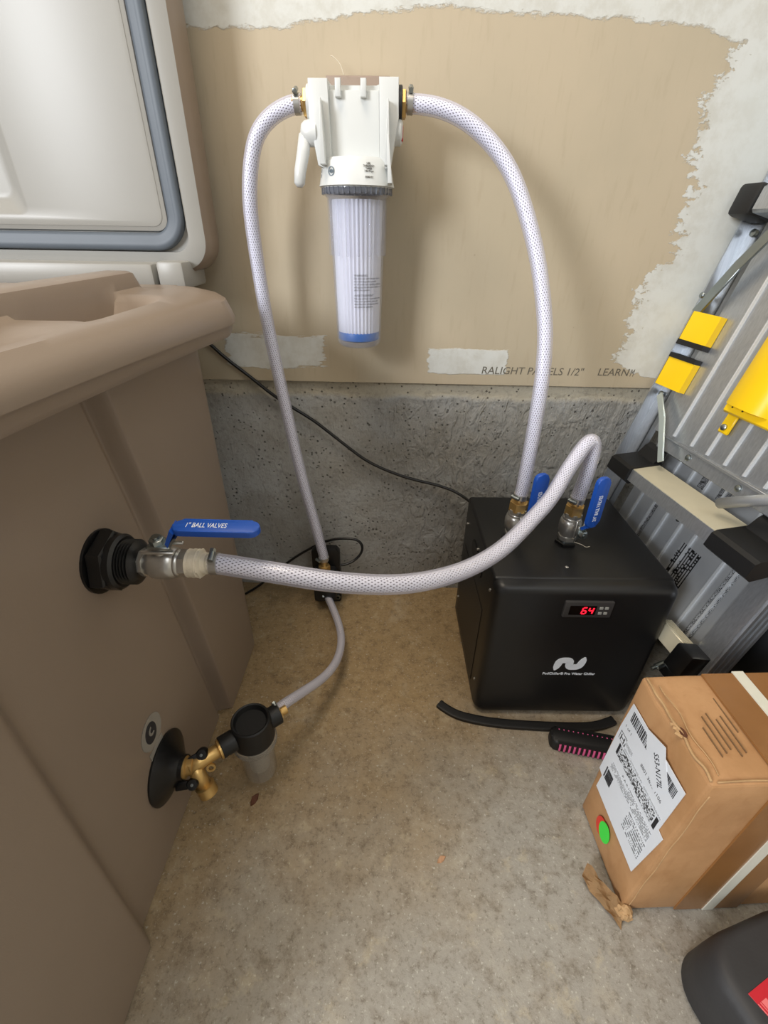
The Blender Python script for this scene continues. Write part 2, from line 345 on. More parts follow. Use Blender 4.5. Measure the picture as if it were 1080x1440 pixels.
def tube_mesh(name, path, r, seg=18, cap=False):
    path = [Vector(p) for p in path]; n = len(path); T = [(path[min(i+1, n-1)]-path[max(i-1, 0)]).normalized() for i in range(n)]
    N = T[0].orthogonal().normalized(); verts = []; uv = []; L = 0; Ls = []
    for i in range(n):
        if i: L += (path[i]-path[i-1]).length; N = (N-T[i]*N.dot(T[i])).normalized()
        B = T[i].cross(N); Ls.append(L); rr = r[i] if isinstance(r, (list, tuple)) else r
        for k in range(seg):
            a = 2*PI*k/seg; verts.append(path[i]+(N*math.cos(a)+B*math.sin(a))*rr)
    faces = [(i*seg+k, i*seg+(k+1) % seg, (i+1)*seg+(k+1) % seg, (i+1)*seg+k) for i in range(n-1) for k in range(seg)]
    if cap: faces += [tuple(range(seg))[::-1], tuple(range((n-1)*seg, n*seg))]
    me = bpy.data.meshes.new(name); me.from_pydata([tuple(v) for v in verts], [], faces)
    ul = me.uv_layers.new(name='UVMap').data
    for fi, p in enumerate(me.polygons):
        p.use_smooth = len(p.vertices) == 4
        if fi >= (n-1)*seg: continue
        i, k = divmod(fi, seg)
        for li, (a, b) in zip(p.loop_indices, ((i, k), (i, k+1), (i+1, k+1), (i+1, k))): ul[li].uv = (b/seg, Ls[a])
    return me
def tube(name, path, r, mat, parent=None, seg=18, cap=True): return link(name, tube_mesh(name, path, r, seg, cap), mat, parent)
def quad(name, corners, mat, parent, th=.0006):   # thin sheet with UV 0..1, corners ll lr ur ul, thickness along its normal
    c = [Vector(p) for p in corners]; nrm = (c[1]-c[0]).cross(c[3]-c[0]).normalized()*th
    vs = [tuple(p) for p in c]+[tuple(p+nrm) for p in c]
    me = bpy.data.meshes.new(name); me.from_pydata(vs, [], [(4, 5, 6, 7), (3, 2, 1, 0), (0, 1, 5, 4), (1, 2, 6, 5), (2, 3, 7, 6), (3, 0, 4, 7)])
    ul = me.uv_layers.new(name='UVMap').data
    for li, u in zip(range(4), ((0, 0), (1, 0), (1, 1), (0, 1))): ul[li].uv = u
    return link(name, me, mat, parent)
def text(name, s, size, m, mat, parent=None, ext=.0002, shear=0, align='LEFT', wid=1.0, offset=0):
    cu = bpy.data.curves.new(name, 'FONT'); cu.body = s; cu.size = size; cu.extrude = ext; cu.shear = shear; cu.align_x = align; cu.offset = offset
    cu.resolution_u = 3
    ob = bpy.data.objects.new(name, cu); COL.objects.link(ob); dg = bpy.context.evaluated_depsgraph_get()
    me = bpy.data.meshes.new_from_object(ob.evaluated_get(dg)); bpy.data.objects.remove(ob)
    me.name = name; me.transform(m @ Matrix.Diagonal((wid, 1, 1, 1))); me.materials.clear(); return link(name, me, mat, parent)
def rrect(x0, x1, y0, y1, r, n=6):
    out = []
    for cx, cy, a in ((x1-r, y1-r, 0), (x0+r, y1-r, 90), (x0+r, y0+r, 180), (x1-r, y0+r, 270)):
        for k in range(n+1):
            b = math.radians(a+90*k/n); out.append((cx+r*math.cos(b), cy+r*math.sin(b)))
    return out

# ------------------------------------------------------------------ setting
XL, XR, YF = -1.7, .87, -3.2
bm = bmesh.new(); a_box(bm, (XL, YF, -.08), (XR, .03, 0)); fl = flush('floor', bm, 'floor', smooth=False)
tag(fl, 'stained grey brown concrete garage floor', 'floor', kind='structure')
bm = bmesh.new(); bmesh.ops.create_grid(bm, x_segments=150, y_segments=44, size=.5, matrix=Matrix.Translation(((XL+XR)/2, 0, .277)) @ Matrix.Rotation(PI/2, 4, 'X') @ Matrix.Diagonal((XR-XL, .554, 1, 1)))
for v in bm.verts:
    x, z = v.co.x, v.co.z
    r = .0012*math.sin(37*x+3*math.sin(11*z))*math.sin(29*z+2*math.sin(17*x))
    lip = .004*math.exp(-((z-.528-.004*math.sin(23*x)-.003*math.sin(61*x))/.006)**2)*(.6+.4*math.sin(31*x))
    v.co.y = .009+r-lip
wb = flush('wall_back', bm, 'concrete'); tag(wb, 'rough grey concrete foundation wall below the drywall', 'wall', kind='structure')
bm = bmesh.new(); a_box(bm, (XL, -.0005, .554), (XR, .0125, 2.3)); dw = flush('drywall_panel', bm, 'drywall', wb, smooth=False)
dw['label'] = 'tan drywall sheet with smeared white joint compound'
bm = bmesh.new(); a_box(bm, (XR, YF, 0), (XR+.02, .0, 2.3)); wr = flush('wall_right', bm, simple('painted_drywall', (196, 192, 180), .8, 0, .06, 6), smooth=False)
tag(wr, 'plain drywall side wall behind the leaning work platform', 'wall', kind='structure')
WF = lambda x, z: frame((x, -.0008, z), (1, 0, 0), (0, 0, 1), (0, -1, 0))
text('printed_lettering', 'RALIGHT PANELS 1/2"', .0205, WF(.176, .5765), 'wallprint', wb, ext=.0001, shear=.12, wid=1.03)
text('printed_lettering', 'LEARN', .0205, WF(.409, .5775), 'wallprint', wb, ext=.0001, shear=.12, wid=1.0)
text('printed_lettering', 'M', .0205, WF(.474, .5768), 'wallprint', wb, ext=.0001, shear=.12, wid=.5)

# ------------------------------------------------------------------ plunge tub
XP, XREC, YB = -.306, -.326, -.185          # panel plane, recess plane, back plane
YN, XW, ZT = -1.04, -1.05, .690
def sstep(a, b, x):
    u = min(max((x-a)/(b-a), 0), 1); return u*u*(3-2*u)
def tub_loop(z):
    pts = []
    yR = np.interp(z, [0, .35, .48, .69], [-.375, -.418, -.432, -.466]); yF = np.interp(z, [0, .52], [-.722, -.712])
    ys = sorted(set([YN+.06]+list(np.linspace(-.95, -.78, 6))+list(np.linspace(-.75, -.69, 16))+list(np.linspace(-.68, -.52, 6))+list(yR+np.linspace(-.024, .010, 23))+list(np.linspace(yR+.03, YB-.035, 6))))
    # keep equal count by construction
    for y in ys:
        k = sstep(yF-.012, yF+.012, y)*(1-sstep(yR-.007, yR+.003, y))
        ch_ = sstep(yR-.020, yR-.012, y)*(1-sstep(yR-.007, yR+.001, y)); pts.append((XP+(XREC-XP)*k-.007*ch_, y))
    r = .03
    for i in range(1, 9):
        a = PI/2*i/8; pts.append((XP-r+r*math.cos(a), YB-r+r*math.sin(a)-.005*0))
    pts += [(XW, YB), (XW, YN), (XP-.06, YN)]
    return pts
tub = thing('plunge_tub', (XP-.35, -.8, 0), 'taupe moulded plastic plunge tub with thick rounded rim and open lid', 'tub')
zs = list(np.linspace(0.004, ZT, 26)); loops = [tub_loop(z) for z in zs]; n = len(loops[0])
assert all(len(l) == n for l in loops)
bm = bmesh.new(); rows = [[bm.verts.new((x, y, z)) for x, y in l] for l, z in zip(loops, zs)]
for a, b in zip(rows, rows[1:]):
    for i in range(n): bm.faces.new((a[i], a[(i+1) % n], b[(i+1) % n], b[i]))
bm.faces.new(rows[0][::-1])
flush('body', bm, 'tub', tub, angle=55)
# rim: a profile swept along the right side, round the back corner and along the back
prof = [(-.03, .680), (.010, .682), (.026, .684), (.036, .688), (.0395, .694), (.0400, .7040), (.0455, .7058), (.0462, .714), (.043, .724), (.037, .734), (.027, .7415), (.016, .7445), (.006, .7455), (-.012, .7455), (-.034, .7455), (-.050, .7455), (-.0555, .749), (-.0575, .760), (-.060, .7665), (-.066, .769), (-.092, .769), (-.100, .766), (-.104, .755), (-.106, .70), (-.108, .5)]
stations = []
for y in list(np.linspace(YN, -.62, 8))+list(np.linspace(-.60, -.24, 30))+[-.232, -.228, -.224, -.220, -.2175]: stations.append(((XP, y), (1, 0)))
r = .030; cx, cy = XP-r, YB-.002-r
for i in range(0, 11):
    a = PI/2*i/10; stations.append(((cx+r*math.cos(a), cy+r*math.sin(a)), (math.cos(a), math.sin(a))))
for x in np.linspace(XP-.10, XW, 6): stations.append(((x, cy+r), (0, 1)))
bm = bmesh.new(); rows = []
for (x, y), (nx, ny) in stations:
    row = []
    for o_, z in prof:
        zz = z
        if nx == 1 and z > .74 and -.054 < o_ < .02:
            hol = sstep(-.49, -.465, y)*(1-sstep(-.335, -.305, y)); zz -= .030*hol*sstep(.020, .004, o_) if o_ < .0 else .012*hol*sstep(.02, .0, o_)
            zz -= .006*(1-sstep(-.56, -.52, y))*(1 if o_ < .01 else 0)
        oo = o_; far = min(max((y+.75)/.53, 0), 1)**1.3
        if 0 < o_ and z < .742: oo = o_+.018*far*min(1, o_/.03); zz = zz+((.010-.018*far) if z < .73 else (.005-.009*far))
        if o_ < -.054:
            lp = 1-sstep(-.234, -.220, y) if nx == 1 else 0.0
            if z > .7455: zz = .7455+(z-.7455)*lp
            if nx != 1: oo = max(o_, -.028)
        if nx != 1 and -.054 <= o_ < -.028: oo = -.028
        row.append(bm.verts.new((x+nx*oo, y+ny*oo, zz)))
    rows.append(row)
for a, b in zip(rows, rows[1:]):
    for i in range(len(prof)-1): bm.faces.new((a[i], b[i], b[i+1], a[i+1]))
flush('rim', bm, 'tub', tub, angle=34)
bm = bmesh.new(); a_box(bm, (-.45, -.30, .70), (-.335, -.165, .7452), bev=.002); flush('rim_corner_deck', bm, 'tub', tub)
bm = bmesh.new(); a_box(bm, (XW, YN, .45), (XP-.107, YB-.05, .50)); flush('inner_floor', bm, 'tub', tub)
# open lid leaning on the drywall
LX0, LX1, LZ0, LZ1, LY0, LY1 = -1.02, -.302, .757, 1.52, -.100, -.026
FX = frame((0, 0, 0), (1, 0, 0), (0, 0, 1), (0, -1, 0))       # local x,z,-y
bm = bmesh.new()
outer = rrect(LX0, LX1, LZ0, LZ1, .045, 8)
def ins(d, rr): return rrect(LX0+d, LX1-d, LZ0+d, LZ1-d, rr, 8)
loops = [(ins(.02, .035), -LY1), (ins(.004, .044), -LY1+.006), (outer, -LY1+.018), (outer, -LY0-.012), (ins(.004, .042), -LY0-.003), (ins(.012, .036), -LY0), (ins(.029, .024), -LY0), (ins(.030, .024), -LY0-.006), (ins(.056, .02), -LY0-.006), (ins(.058, .018), -LY0-.001), (ins(.066, .016), -LY0+.001)]
n = len(outer)
def ringmesh(nm, lps, mat, capfirst):
    bm = bmesh.new(); rows = [[bm.verts.new(FX @ Vector((x, z, d))) for x, z in l] for l, d in lps]
    for a, b in zip(rows, rows[1:]):
        for i in range(n): bm.faces.new((a[i], a[(i+1) % n], b[(i+1) % n], b[i]))
    if capfirst: bm.faces.new(rows[0][::-1])
    return flush(nm, bm, mat, tub, angle=50)
bm.free(); ringmesh('lid_shell', loops[:5], 'tub', True); ringmesh('lid_face', loops[4:], 'lid', False)  # shell sides take the darker tub plastic, shade put into their colour
# inner liner with a sunken tray
bm = bmesh.new()
l2 = [(ins(.064, .016), .101), (ins(.070, .014), .102)]
tray = [(rrect(LX0+.08, -.572, LZ0+.076, LZ1-.10, .012, 8), .102), (rrect(LX0+.09, -.578, LZ0+.080, LZ1-.11, .012, 8), .100), (rrect(LX0+.1, -.606, LZ0+.096, LZ1-.13, .02, 8), .066), (rrect(LX0+.12, -.614, LZ0+.102, LZ1-.15, .02, 8), .064)]
rows = [[bm.verts.new(FX @ Vector((x, z, d))) for x, z in l] for l, d in l2+tray]
for a, b in zip(rows, rows[1:]):
    for i in range(n): bm.faces.new((a[i], a[(i+1) % n], b[(i+1) % n], b[i]))
bm.faces.new(rows[-1]); flush('lid_liner', bm, 'lid', tub, angle=45)
# gasket
bm = bmesh.new(); gl = [(.0305, -.007), (.031, .004), (.034, .0062), (.040, .0062), (.0425, .0054), (.044, .0050), (.051, .0046), (.0545, .003), (.0555, -.007)]
rows = [[bm.verts.new(FX @ Vector((x, z, .1+d))) for x, z in ins(i_, .05-(i_-.03)*1.0)] for i_, d in gl]
for a, b in zip(rows, rows[1:]):
    for i in range(n): bm.faces.new((a[i], a[(i+1) % n], b[(i+1) % n], b[i]))
gk = flush('gasket', bm, 'gasket', tub, angle=60); gk['label'] = 'grey rubber gasket round the lid'
bm = bmesh.new(); a_box(bm, (-.378, -.136, .735), (-.335, -.04, .775), bev=.006); flush('hinge_block', bm, 'lid', tub)
bm = bmesh.new(); a_box(bm, (-1.0, -.135, .735), (-.384, -.04, .772), bev=.008); flush('hinge_rail', bm, 'lid', tub)

# ------------------------------------------------------------------ hoses
HR = .0118
A = [(-.140,-.085,.9715),(-.150,-.085,.971),(-.165,-.085,.967),(-.186,-.085,.957),(-.208,-.085,.937),(-.222,-.085,.903),(-.230,-.085,.859),(-.232,-.081,.812),(-.231,-.076,.750),(-.228,-.072,.682),(-.221,-.070,.607),(-.211,-.070,.524),(-.200,-.072,.433),(-.186,-.075,.341),(-.169,-.078,.250),(-.159,-.080,.190),(-.155,-.080,.166),(-.155,-.080,.152)]
B = [(.008,-.085,.9735),(.020,-.085,.973),(.047,-.090,.970),(.078,-.095,.961),(.109,-.100,.945),(.141,-.108,.919),(.166,-.119,.888),(.188,-.135,.845),(.209,-.155,.791),(.223,-.175,.736),(.231,-.193,.688),(.233,-.210,.639),(.233,-.218,.585),(.233,-.223,.526),(.232,-.227,.468),(.231,-.229,.434),(.230,-.229,.418)]
Cc = [(-.202,-.535,.4985),(-.192,-.535,.4985),(-.157,-.540,.497),(-.116,-.545,.494),(-.077,-.545,.487),(-.038,-.540,.479),(.003,-.530,.470),(.046,-.510,.460),(.096,-.470,.445),(.140,-.430,.439),(.176,-.395,.443),(.216,-.350,.454),(.250,-.315,.470),(.277,-.280,.494),(.300,-.255,.516),(.317,-.240,.531),(.328,-.234,.532),(.334,-.233,.513),(.332,-.236,.472),(.328,-.237,.432),(.327,-.237,.418)]
Dd = [(-.186,-.472,.137),(-.177,-.463,.138),(-.166,-.448,.134),(-.146,-.405,.107),(-.122,-.355,.079),(-.104,-.300,.060),(-.101,-.235,.045),(-.113,-.175,.038),(-.135,-.120,.040),(-.151,-.088,.045),(-.154,-.082,.050)]
def hose(pts, r, label, br='braid', clamps=(), braidr=.76, group=None):
    path = relax(smooth_path(pts, 8), 10); lo = min(p.z for p in path)
    h = thing('braided_hose', path[0], label, 'hose', group)
    tube('tube_wall', path, r, 'hosewall', h, 20, False)
    tube('braid_layer', path, r*braidr, br, h, 20, False)
    for (s, dirup) in clamps:
        i = 0 if s == 0 else len(path)-1; nx = path[6] if s == 0 else path[-7]
        d = (nx-path[i]).normalized(); m = axisframe(path[i]+d*.006, d, dirup)
        bm = bmesh.new(); a_lathe(bm, [(r*1.02, -.004), (r*1.07, -.004), (r*1.07, .004), (r*1.02, .004)], m, 24)
        cl = flush('hose_clamp', bm, 'steel', h)
        bm = bmesh.new(); m2 = m @ Matrix.Translation((0, r*1.07+.003, 0)) @ Matrix.Rotation(PI/2, 4, 'Y')
        a_lathe(bm, [(.0032, -.006), (.0032, .005)], m2, 12); a_hex(bm, .0038, .005, .009, m2)
        flush('clamp_screw', bm, 'zinc', cl)
    return h
hose(A, HR*.98, 'clear braided hose dropping from the filter\'s left port to the pump', clamps=((0, (0, -.4, 1)), (1, (-1, -1, 0))))
hose(B, HR, 'clear braided hose arching from the filter\'s right port down to the chiller', clamps=((0, (0, -.4, 1)), (1, (-1, -1, 0))))
hose(Cc, HR*1.03, 'clear braided hose sagging in front from tub valve to chiller\'s front-right valve', clamps=((0, (0, -.4, 1)), (1, (-1, -1, 0))))
hose(Dd, .0090, 'short clear hose curving along the floor between pump and strainer', 'braidsmall', clamps=((0, (0, -.3, 1)), (1, (-1, -1, 0))))

# ------------------------------------------------------------------ filter housing
FXC, FYC = -.0635, -.078
flt = thing('water_filter', (FXC, 0, .64), 'white canister water filter with clear sump hanging on the drywall', 'water filter')
bm = bmesh.new(); a_box(bm, (FXC-.050, -.012, .93), (FXC+.048, -.001, 1.018), bev=.002)
flush('wall_bracket', bm, simple('taupe_bracket', (150, 132, 118), .5, 0, .05), flt)
bm = bmesh.new()
FP = frame((FXC, FYC, 0), (1, 0, 0), (0, 0, 1), (0, -1, 0))
a_prism(bm, [(-.061, .996), (-.064, .985), (-.064, .955), (-.052, .905), (.050, .905), (.062, .955), (.062, .985), (.060, .998), (.034, .998), (.034, .987), (-.036, .987), (-.036, .996)], -.055, .012, FP, bev=.004)
hd = flush('head', bm, 'white', flt)
def rib(pts, z0, z1, nm='head_rib', b=.002):
    bm = bmesh.new(); a_prism(bm, pts, z0, z1, FP, bev=b); return flush(nm, bm, 'white', flt)
rib([(-.063, .995), (-.064, .955), (-.054, .900), (-.034, .893), (-.036, .995)], .008, .030)
rib([(.061, .997), (.062, .955), (.052, .900), (.036, .893), (.034, .997)], .008, .030)
rib([(-.036, .985), (.034, .985), (.036, .893), (-.035, .893)], .008, .020, 'head_face')
rib([(-.0265, .996), (-.0185, .996), (-.0185, .976), (-.0265, .976)], .018, .028, 'bracket_tab')
rib([(.0085, .996), (.0165, .996), (.0165, .976), (.0085, .976)], .018, .028, 'bracket_tab')
rib([(-.046, .972), (-.0445, .972), (-.041, .90), (-.049, .90)], .026, .046, 'fin', .0008)
rib([(.0465, .972), (.048, .972), (.051, .90), (.043, .90)], .026, .046, 'fin', .0008)
FV = Matrix.Translation((FXC, FYC, 0))
bm = bmesh.new(); a_lathe(bm, [(.030, .912), (.047, .910), (.0515, .905), (.0565, .8795), (.0575, .876), (.0530, .8755), (.0530, .874)], FV, 48)
col = flush('collar', bm, 'white', flt)
bm = bmesh.new(); a_prism(bm, [(.046, .9335), (.049, .9335), (.0545, .8785), (.048, .8785)], .020, .052, FP, bev=.001); flush('collar_fin', bm, 'white', flt)
# print on collar
def cylpt(a, r, z): return Vector((FXC+r*math.sin(a), FYC-r*math.cos(a), z))
def colprint(name, s, a, z, size, mat='greyprint', par=col):
    rr = .0515+.005*(.905-z)/.026; x = Vector((math.cos(a), math.sin(a), 0)); nrm = Vector((math.sin(a), -math.cos(a), 0)); up = Vector((math.sin(a)*-.18, math.cos(a)*.18, 1)).normalized()
    return text(name, s, size, frame(cylpt(a, rr+.0006, z), x, up, x.cross(up)), mat, par, align='CENTER')
for s, z in (('USE', .9005), ('THREADED', .8975), ('TAPER', .8945), ('140-75 psi', .8915), ('B200157', .8845)): colprint('collar_print', s, .40, z, .0034)
bm = bmesh.new(); a = -.66; x = Vector((math.cos(a), math.sin(a), 0)); up = Vector((0, 0, 1)); m = frame(cylpt(a, .0548, .8925), x, up, x.cross(up))
a_lathe(bm, [(.0047, -.0006), (.0058, -.0006), (.0058, .0006), (.0047, .0006), (.0047, -.0006)], m, 24, cap=False); flush('emblem_ring', bm, 'greybluelogo', col)
bm = bmesh.new()
for i in range(3):
    a_lathe(bm, [(.0034-.0011*i, -.0004), (.0034-.0011*i, .0007), (.0026-.0011*i if i < 2 else 0.0002, .0007)], m @ Matrix.Rotation(i*1.1, 4, 'Z') @ Matrix.Diagonal((1, .62, 1, 1)), 18)
flush('emblem_script', bm, 'greybluelogo', col)
for k in range(3):
    colprint('collar_print', 'I', -1.18, .898-.006*k, .006)
# ports, brass
for sx, x0, nm in ((-1, FXC-.064, 'left'), (1, FXC+.0625, 'right')):
    m = axisframe((x0, -.085, .972), (sx, 0, 0)); bm = bmesh.new()
    a_lathe(bm, [(.021, -.012), (.021, .003), (.019, .004)], m, 28); flush('port', bm, 'white' if sx < 0 else 'blackmatte', flt)
    bm = bmesh.new(); a_hex(bm, .0175, .002, .0095, m); a_lathe(bm, [(.0085, .009), (.0085, .026)], m, 18); flush('brass_fitting', bm, 'brass', flt)
# bypass lever
m = axisframe((FXC-.060, -.095, .938), (-1, 0, 0)); bm = bmesh.new()
a_lathe(bm, [(.016, -.005), (.016, .004), (.0145, .012), (.011, .0165), (.004, .0185), (0, .0188)], m, 28)
lv = flush('bypass_lever', bm, 'white', flt)
bm = bmesh.new(); pth = [Vector((FXC-.0725, -.098, .935)), Vector((FXC-.0755, -.103, .915)), Vector((FXC-.081, -.107, .893)), Vector((FXC-.083, -.1085, .878)), Vector((FXC-.0833, -.109, .8735))]
me = tube_mesh('lever_handle', pth, [.0088, .0092, .0086, .0080, .004], 16, True); link('lever_handle', me, 'white', lv)
m = axisframe((FXC+.061, -.088, .941), (1, 0, 0)); bm = bmesh.new(); a_lathe(bm, [(.016, -.004), (.016, .004), (.012, .007)], m, 24); flush('bypass_cap', bm, 'white', flt)
bm = bmesh.new(); a_box(bm, (FXC+.0665, -.098, .930), (FXC+.0688, -.084, .948), bev=.001); flush('red_tag', bm, 'red', flt)
# clear sump
bm = bmesh.new(); P = [(.051, .878), (.0515, .868), (.0505, .8655), (.0462, .861), (.0445, .85), (.0425, .79), (.0405, .72), (.0388, .655), (.0375, .649), (.033, .6445), (.028, .643), (.0, .642)]
a_lathe(bm, P, FV, 48); P2 = [(r_-.0022, z_+.001) for r_, z_ in P[:-2]]+[(.0, .6445)]; a_lathe(bm, P2, FV, 48, cap=False)
sump = flush('sump', bm, 'sump', flt); sump['label'] = 'clear ribbed sump bowl'
bm = bmesh.new()
for k in range(16):
    a_ = 2*PI*k/16+.1; m = FV @ Matrix.Rotation(a_, 4, 'Z'); a_box(bm, (.0425, -.0018, .785), (.0462, .0018, .861), m, .0008, 1)
flush('sump_ribs', bm, 'sump', sump)
bm = bmesh.new(); a_lathe(bm, [(.0508, .8755), (.0535, .874), (.0538, .869), (.0515, .8655), (.048, .8650)], FV, 48)
for k in range(40):
    m = FV @ Matrix.Rotation(2*PI*k/40, 4, 'Z'); a_box(bm, (.0528, -.0010, .866), (.0544, .0010, .8745), m)
flush('sump_flange', bm, clear('grey_clear_flange', (205, 208, 216), (140, 144, 154), .45, .1), sump)
bm = bmesh.new(); rows = []
N = 72
for z_ in (.668, .70, .78, .86):
    rc = np.interp(z_, [.668, .86], [.0345, .0385]); rows.append([bm.verts.new((FXC+(rc+(.0012 if i % 2 else -.0016))*math.cos(2*PI*i/N), FYC+(rc+(.0012 if i % 2 else -.0016))*math.sin(2*PI*i/N), z_)) for i in range(N)])
for a, b in zip(rows, rows[1:]):
    for i in range(N): bm.faces.new((a[i], a[(i+1) % N], b[(i+1) % N], b[i]))
flush('pleated_cartridge', bm, 'pleat', flt, smooth=False)
bm = bmesh.new(); a_lathe(bm, [(.0, .6535), (.033, .654), (.0358, .656), (.0358, .666), (.0345, .6685), (.0, .669)], FV, 40); bl = flush('cartridge_end_cap', bm, simple('bright_blue_cap', (18, 104, 190), .4, 0, 0), flt)
# sump warning print
rows_ = ['WARNING:', 'Do not use with water that is', 'microbiologically unsafe', 'or of unknown quality without', 'adequate disinfection before or', 'after the system.', '', 'AVERTISSEMENT', 'Ne pas utiliser ce produit avec', "l'eau non potable sans une", 'desinfection adequate avant', 'ou apres le systeme.']
for i, s in enumerate(rows_):
    z_ = .757-.0042*i; rr = np.interp(z_, [.655, .72, .79, .85], [.0388, .0405, .0425, .0445])
    if not s: continue
    tm = text('sump_print', s, .0040 if i not in (0, 7) else .0046, ID, 'ink', None, ext=.0001)
    for v in tm.data.vertices:
        a_ = -.10+v.co.x/rr; p_ = cylpt(a_, rr+.0004, z_+v.co.y); v.co = p_
    tm.parent = sump; tm.data.transform(Matrix.Translation(-flt.location))
bm = bmesh.new()
tube('loose_string', smooth_path([(-.085, -.02, 1.016), (-.09, -.02, 1.028), (-.10, -.02, 1.036), (-.104, -.02, 1.037)], 5), .0005, 'tape', flt, 6)

# ------------------------------------------------------------------ ball valves
def ball_valve(base, axis, up, label, group, lev_dir=1, k=1.0, GW=.0105, gh=0.0):
    """base: inlet end centre, axis: flow direction, up: stem direction"""
    axis = Vector(axis).normalized(); up = Vector(up).normalized(); m = frame(base, up.cross(axis).normalized(), up, axis) @ Matrix.Scale(k, 4)
    v = thing('ball_valve', base, label, 'valve', group)
    bm = bmesh.new(); a_hex(bm, .0165, .0, .010, m, n=8); a_lathe(bm, [(.0145, .008), (.0150, .012), (.0185, .018), (.0195, .026), (.0195, .036), (.0180, .042), (.0150, .045)], m, 28); a_lathe(bm, [(.0155, .043), (.0165, .045), (.0165, .047), (.0150, .049)], m, 28); a_hex(bm, .0165, .048, .058, m, n=6)
    flush('body', bm, 'steel', v)
    ms = m @ frame((0, .016, .030), (1, 0, 0), (0, 0, 1), (0, 1, 0))
    ms = m @ Matrix.Translation((0, .016, .030)) @ Matrix.Rotation(-PI/2, 4, 'X')
    bm = bmesh.new(); a_lathe(bm, [(.0085, -.003), (.0085, .007), (.0070, .009), (.0055, .010), (.0055, .014)], ms, 20); st = flush('stem', bm, 'steel', v)
    bm = bmesh.new(); a_hex(bm, .0082, .0145, .0215, ms); a_lathe(bm, [(.0042, .021), (.0042, .0245)], ms, 12); flush('stem_nut', bm, 'zinc', st)
    # lever: plate then a step up, then the dipped grip, along +axis*lev_dir
    L = lambda y, z: m @ Vector((0, y, .030+z*lev_dir))
    bm = bmesh.new(); mp = m @ Matrix.Translation((0, 0, .030)) @ Matrix.Diagonal((1, 1, lev_dir, 1))
    a_box(bm, (-.009, .028, -.010), (.009, .031, .016), mp, .001, 1)
    a_prism(bm, [(.028, .014), (.031, .013), (.044, .024), (.044, .027)], -.0075, .0075, mp @ Matrix(((0, 0, 1, 0), (1, 0, 0, 0), (0, 1, 0, 0), (0, 0, 0, 1))))
    flush('lever_plate', bm, 'zinc', v)
    bm = bmesh.new(); pts = rrect(-GW, GW, .024, .118, .010, 5); mg = mp @ Matrix(((1, 0, 0, 0), (0, 0, 1, 0), (0, 1, 0, 0), (0, 0, 0, 1)))
    a_prism(bm, pts, .0405+gh, .0478+gh, mg, bev=.0022); a_prism(bm, [(.0315, .0150), (.0370, .0135), (.0465+gh, .0235), (.0415+gh, .0265)], -.0095, .0095, mp @ Matrix(((0, 0, 1, 0), (1, 0, 0, 0), (0, 1, 0, 0), (0, 0, 0, 1))))
    g = flush('grip', bm, 'blue', v)
    bm = bmesh.new(); a_box(bm, (-.011, .022, -.018), (-.006, .0255, .020), mp, .001, 1); a_box(bm, (.006, .022, -.012), (.011, .0255, .024), mp, .001, 1); flush('lock_tab', bm, 'steel', v)
    return v, m, g
tv, mt_, g = ball_valve((-.282, -.535, .4985), (1, 0, 0), (0, -.12, 1), 'steel ball valve with blue lever screwed to the tub side', 'blue lever ball valves', 1, k=.98, gh=.010)
text('grip_print', '1" BALL VALVES', .0105, mt_ @ frame((-.0035, .0579, .068), (0, 0, 1), (1, 0, 0), (0, 1, 0)), 'whiteprint', g, ext=.0003, wid=.62)
text('body_print', '1000', .011, mt_ @ frame((.0197, -.002, .024), (0, 0, 1), (0, 1, 0), (1, 0, 0)) @ Matrix.Translation((0, -.003, -.0005)), 'greyprint', tv, ext=.0004, wid=.8)
# black bulkhead
bk = thing('bulkhead_fitting', (XREC, -.535, .46), 'black hexagonal bulkhead fitting through the tub wall behind the valve', 'pipe fitting')
m = axisframe((XREC, -.535, .4985), (1, 0, 0)); bm = bmesh.new(); a_lathe(bm, [(.037, -.002), (.037, .003)], m, 32); a_hex(bm, .0365, .003, .020, m, .08, 6, .25); nt = flush('nut', bm, 'black', bk, angle=25)
bm = bmesh.new(); a_lathe(bm, [(.0315, .019), (.0315, .026), (.0285, .029), (.0270, .029)], m, 36)
pr_ = []
for i in range(5): z0 = .028+.0034*i; pr_ += [(.0235, z0), (.0258, z0+.0012), (.0235, z0+.0026)]
a_lathe(bm, pr_+[(.0215, .046), (.019, .048)], m, 36); flush('threaded_collar', bm, 'black', bk)
# white adapter on the outlet
ad = thing('hose_adapter', (-.215, -.535, .48), 'off white threaded hose adapter between tub valve and hose', 'pipe fitting')
m = axisframe((-.2245, -.535, .4985), (1, 0, 0)); bm = bmesh.new(); a_lathe(bm, [(.0140, -.002), (.0165, -.001), (.0160, .003), (.0168, .005), (.0160, .008), (.0166, .010), (.0145, .013), (.0125, .014), (.0122, .020), (.010, .021), (.0095, .030)], m, 30); flush('threaded_body', bm, 'tape', ad)
bm = bmesh.new(); a_hex(bm, .0170, .0105, .0150, m, n=8); flush('hex_flange', bm, 'tape', ad)

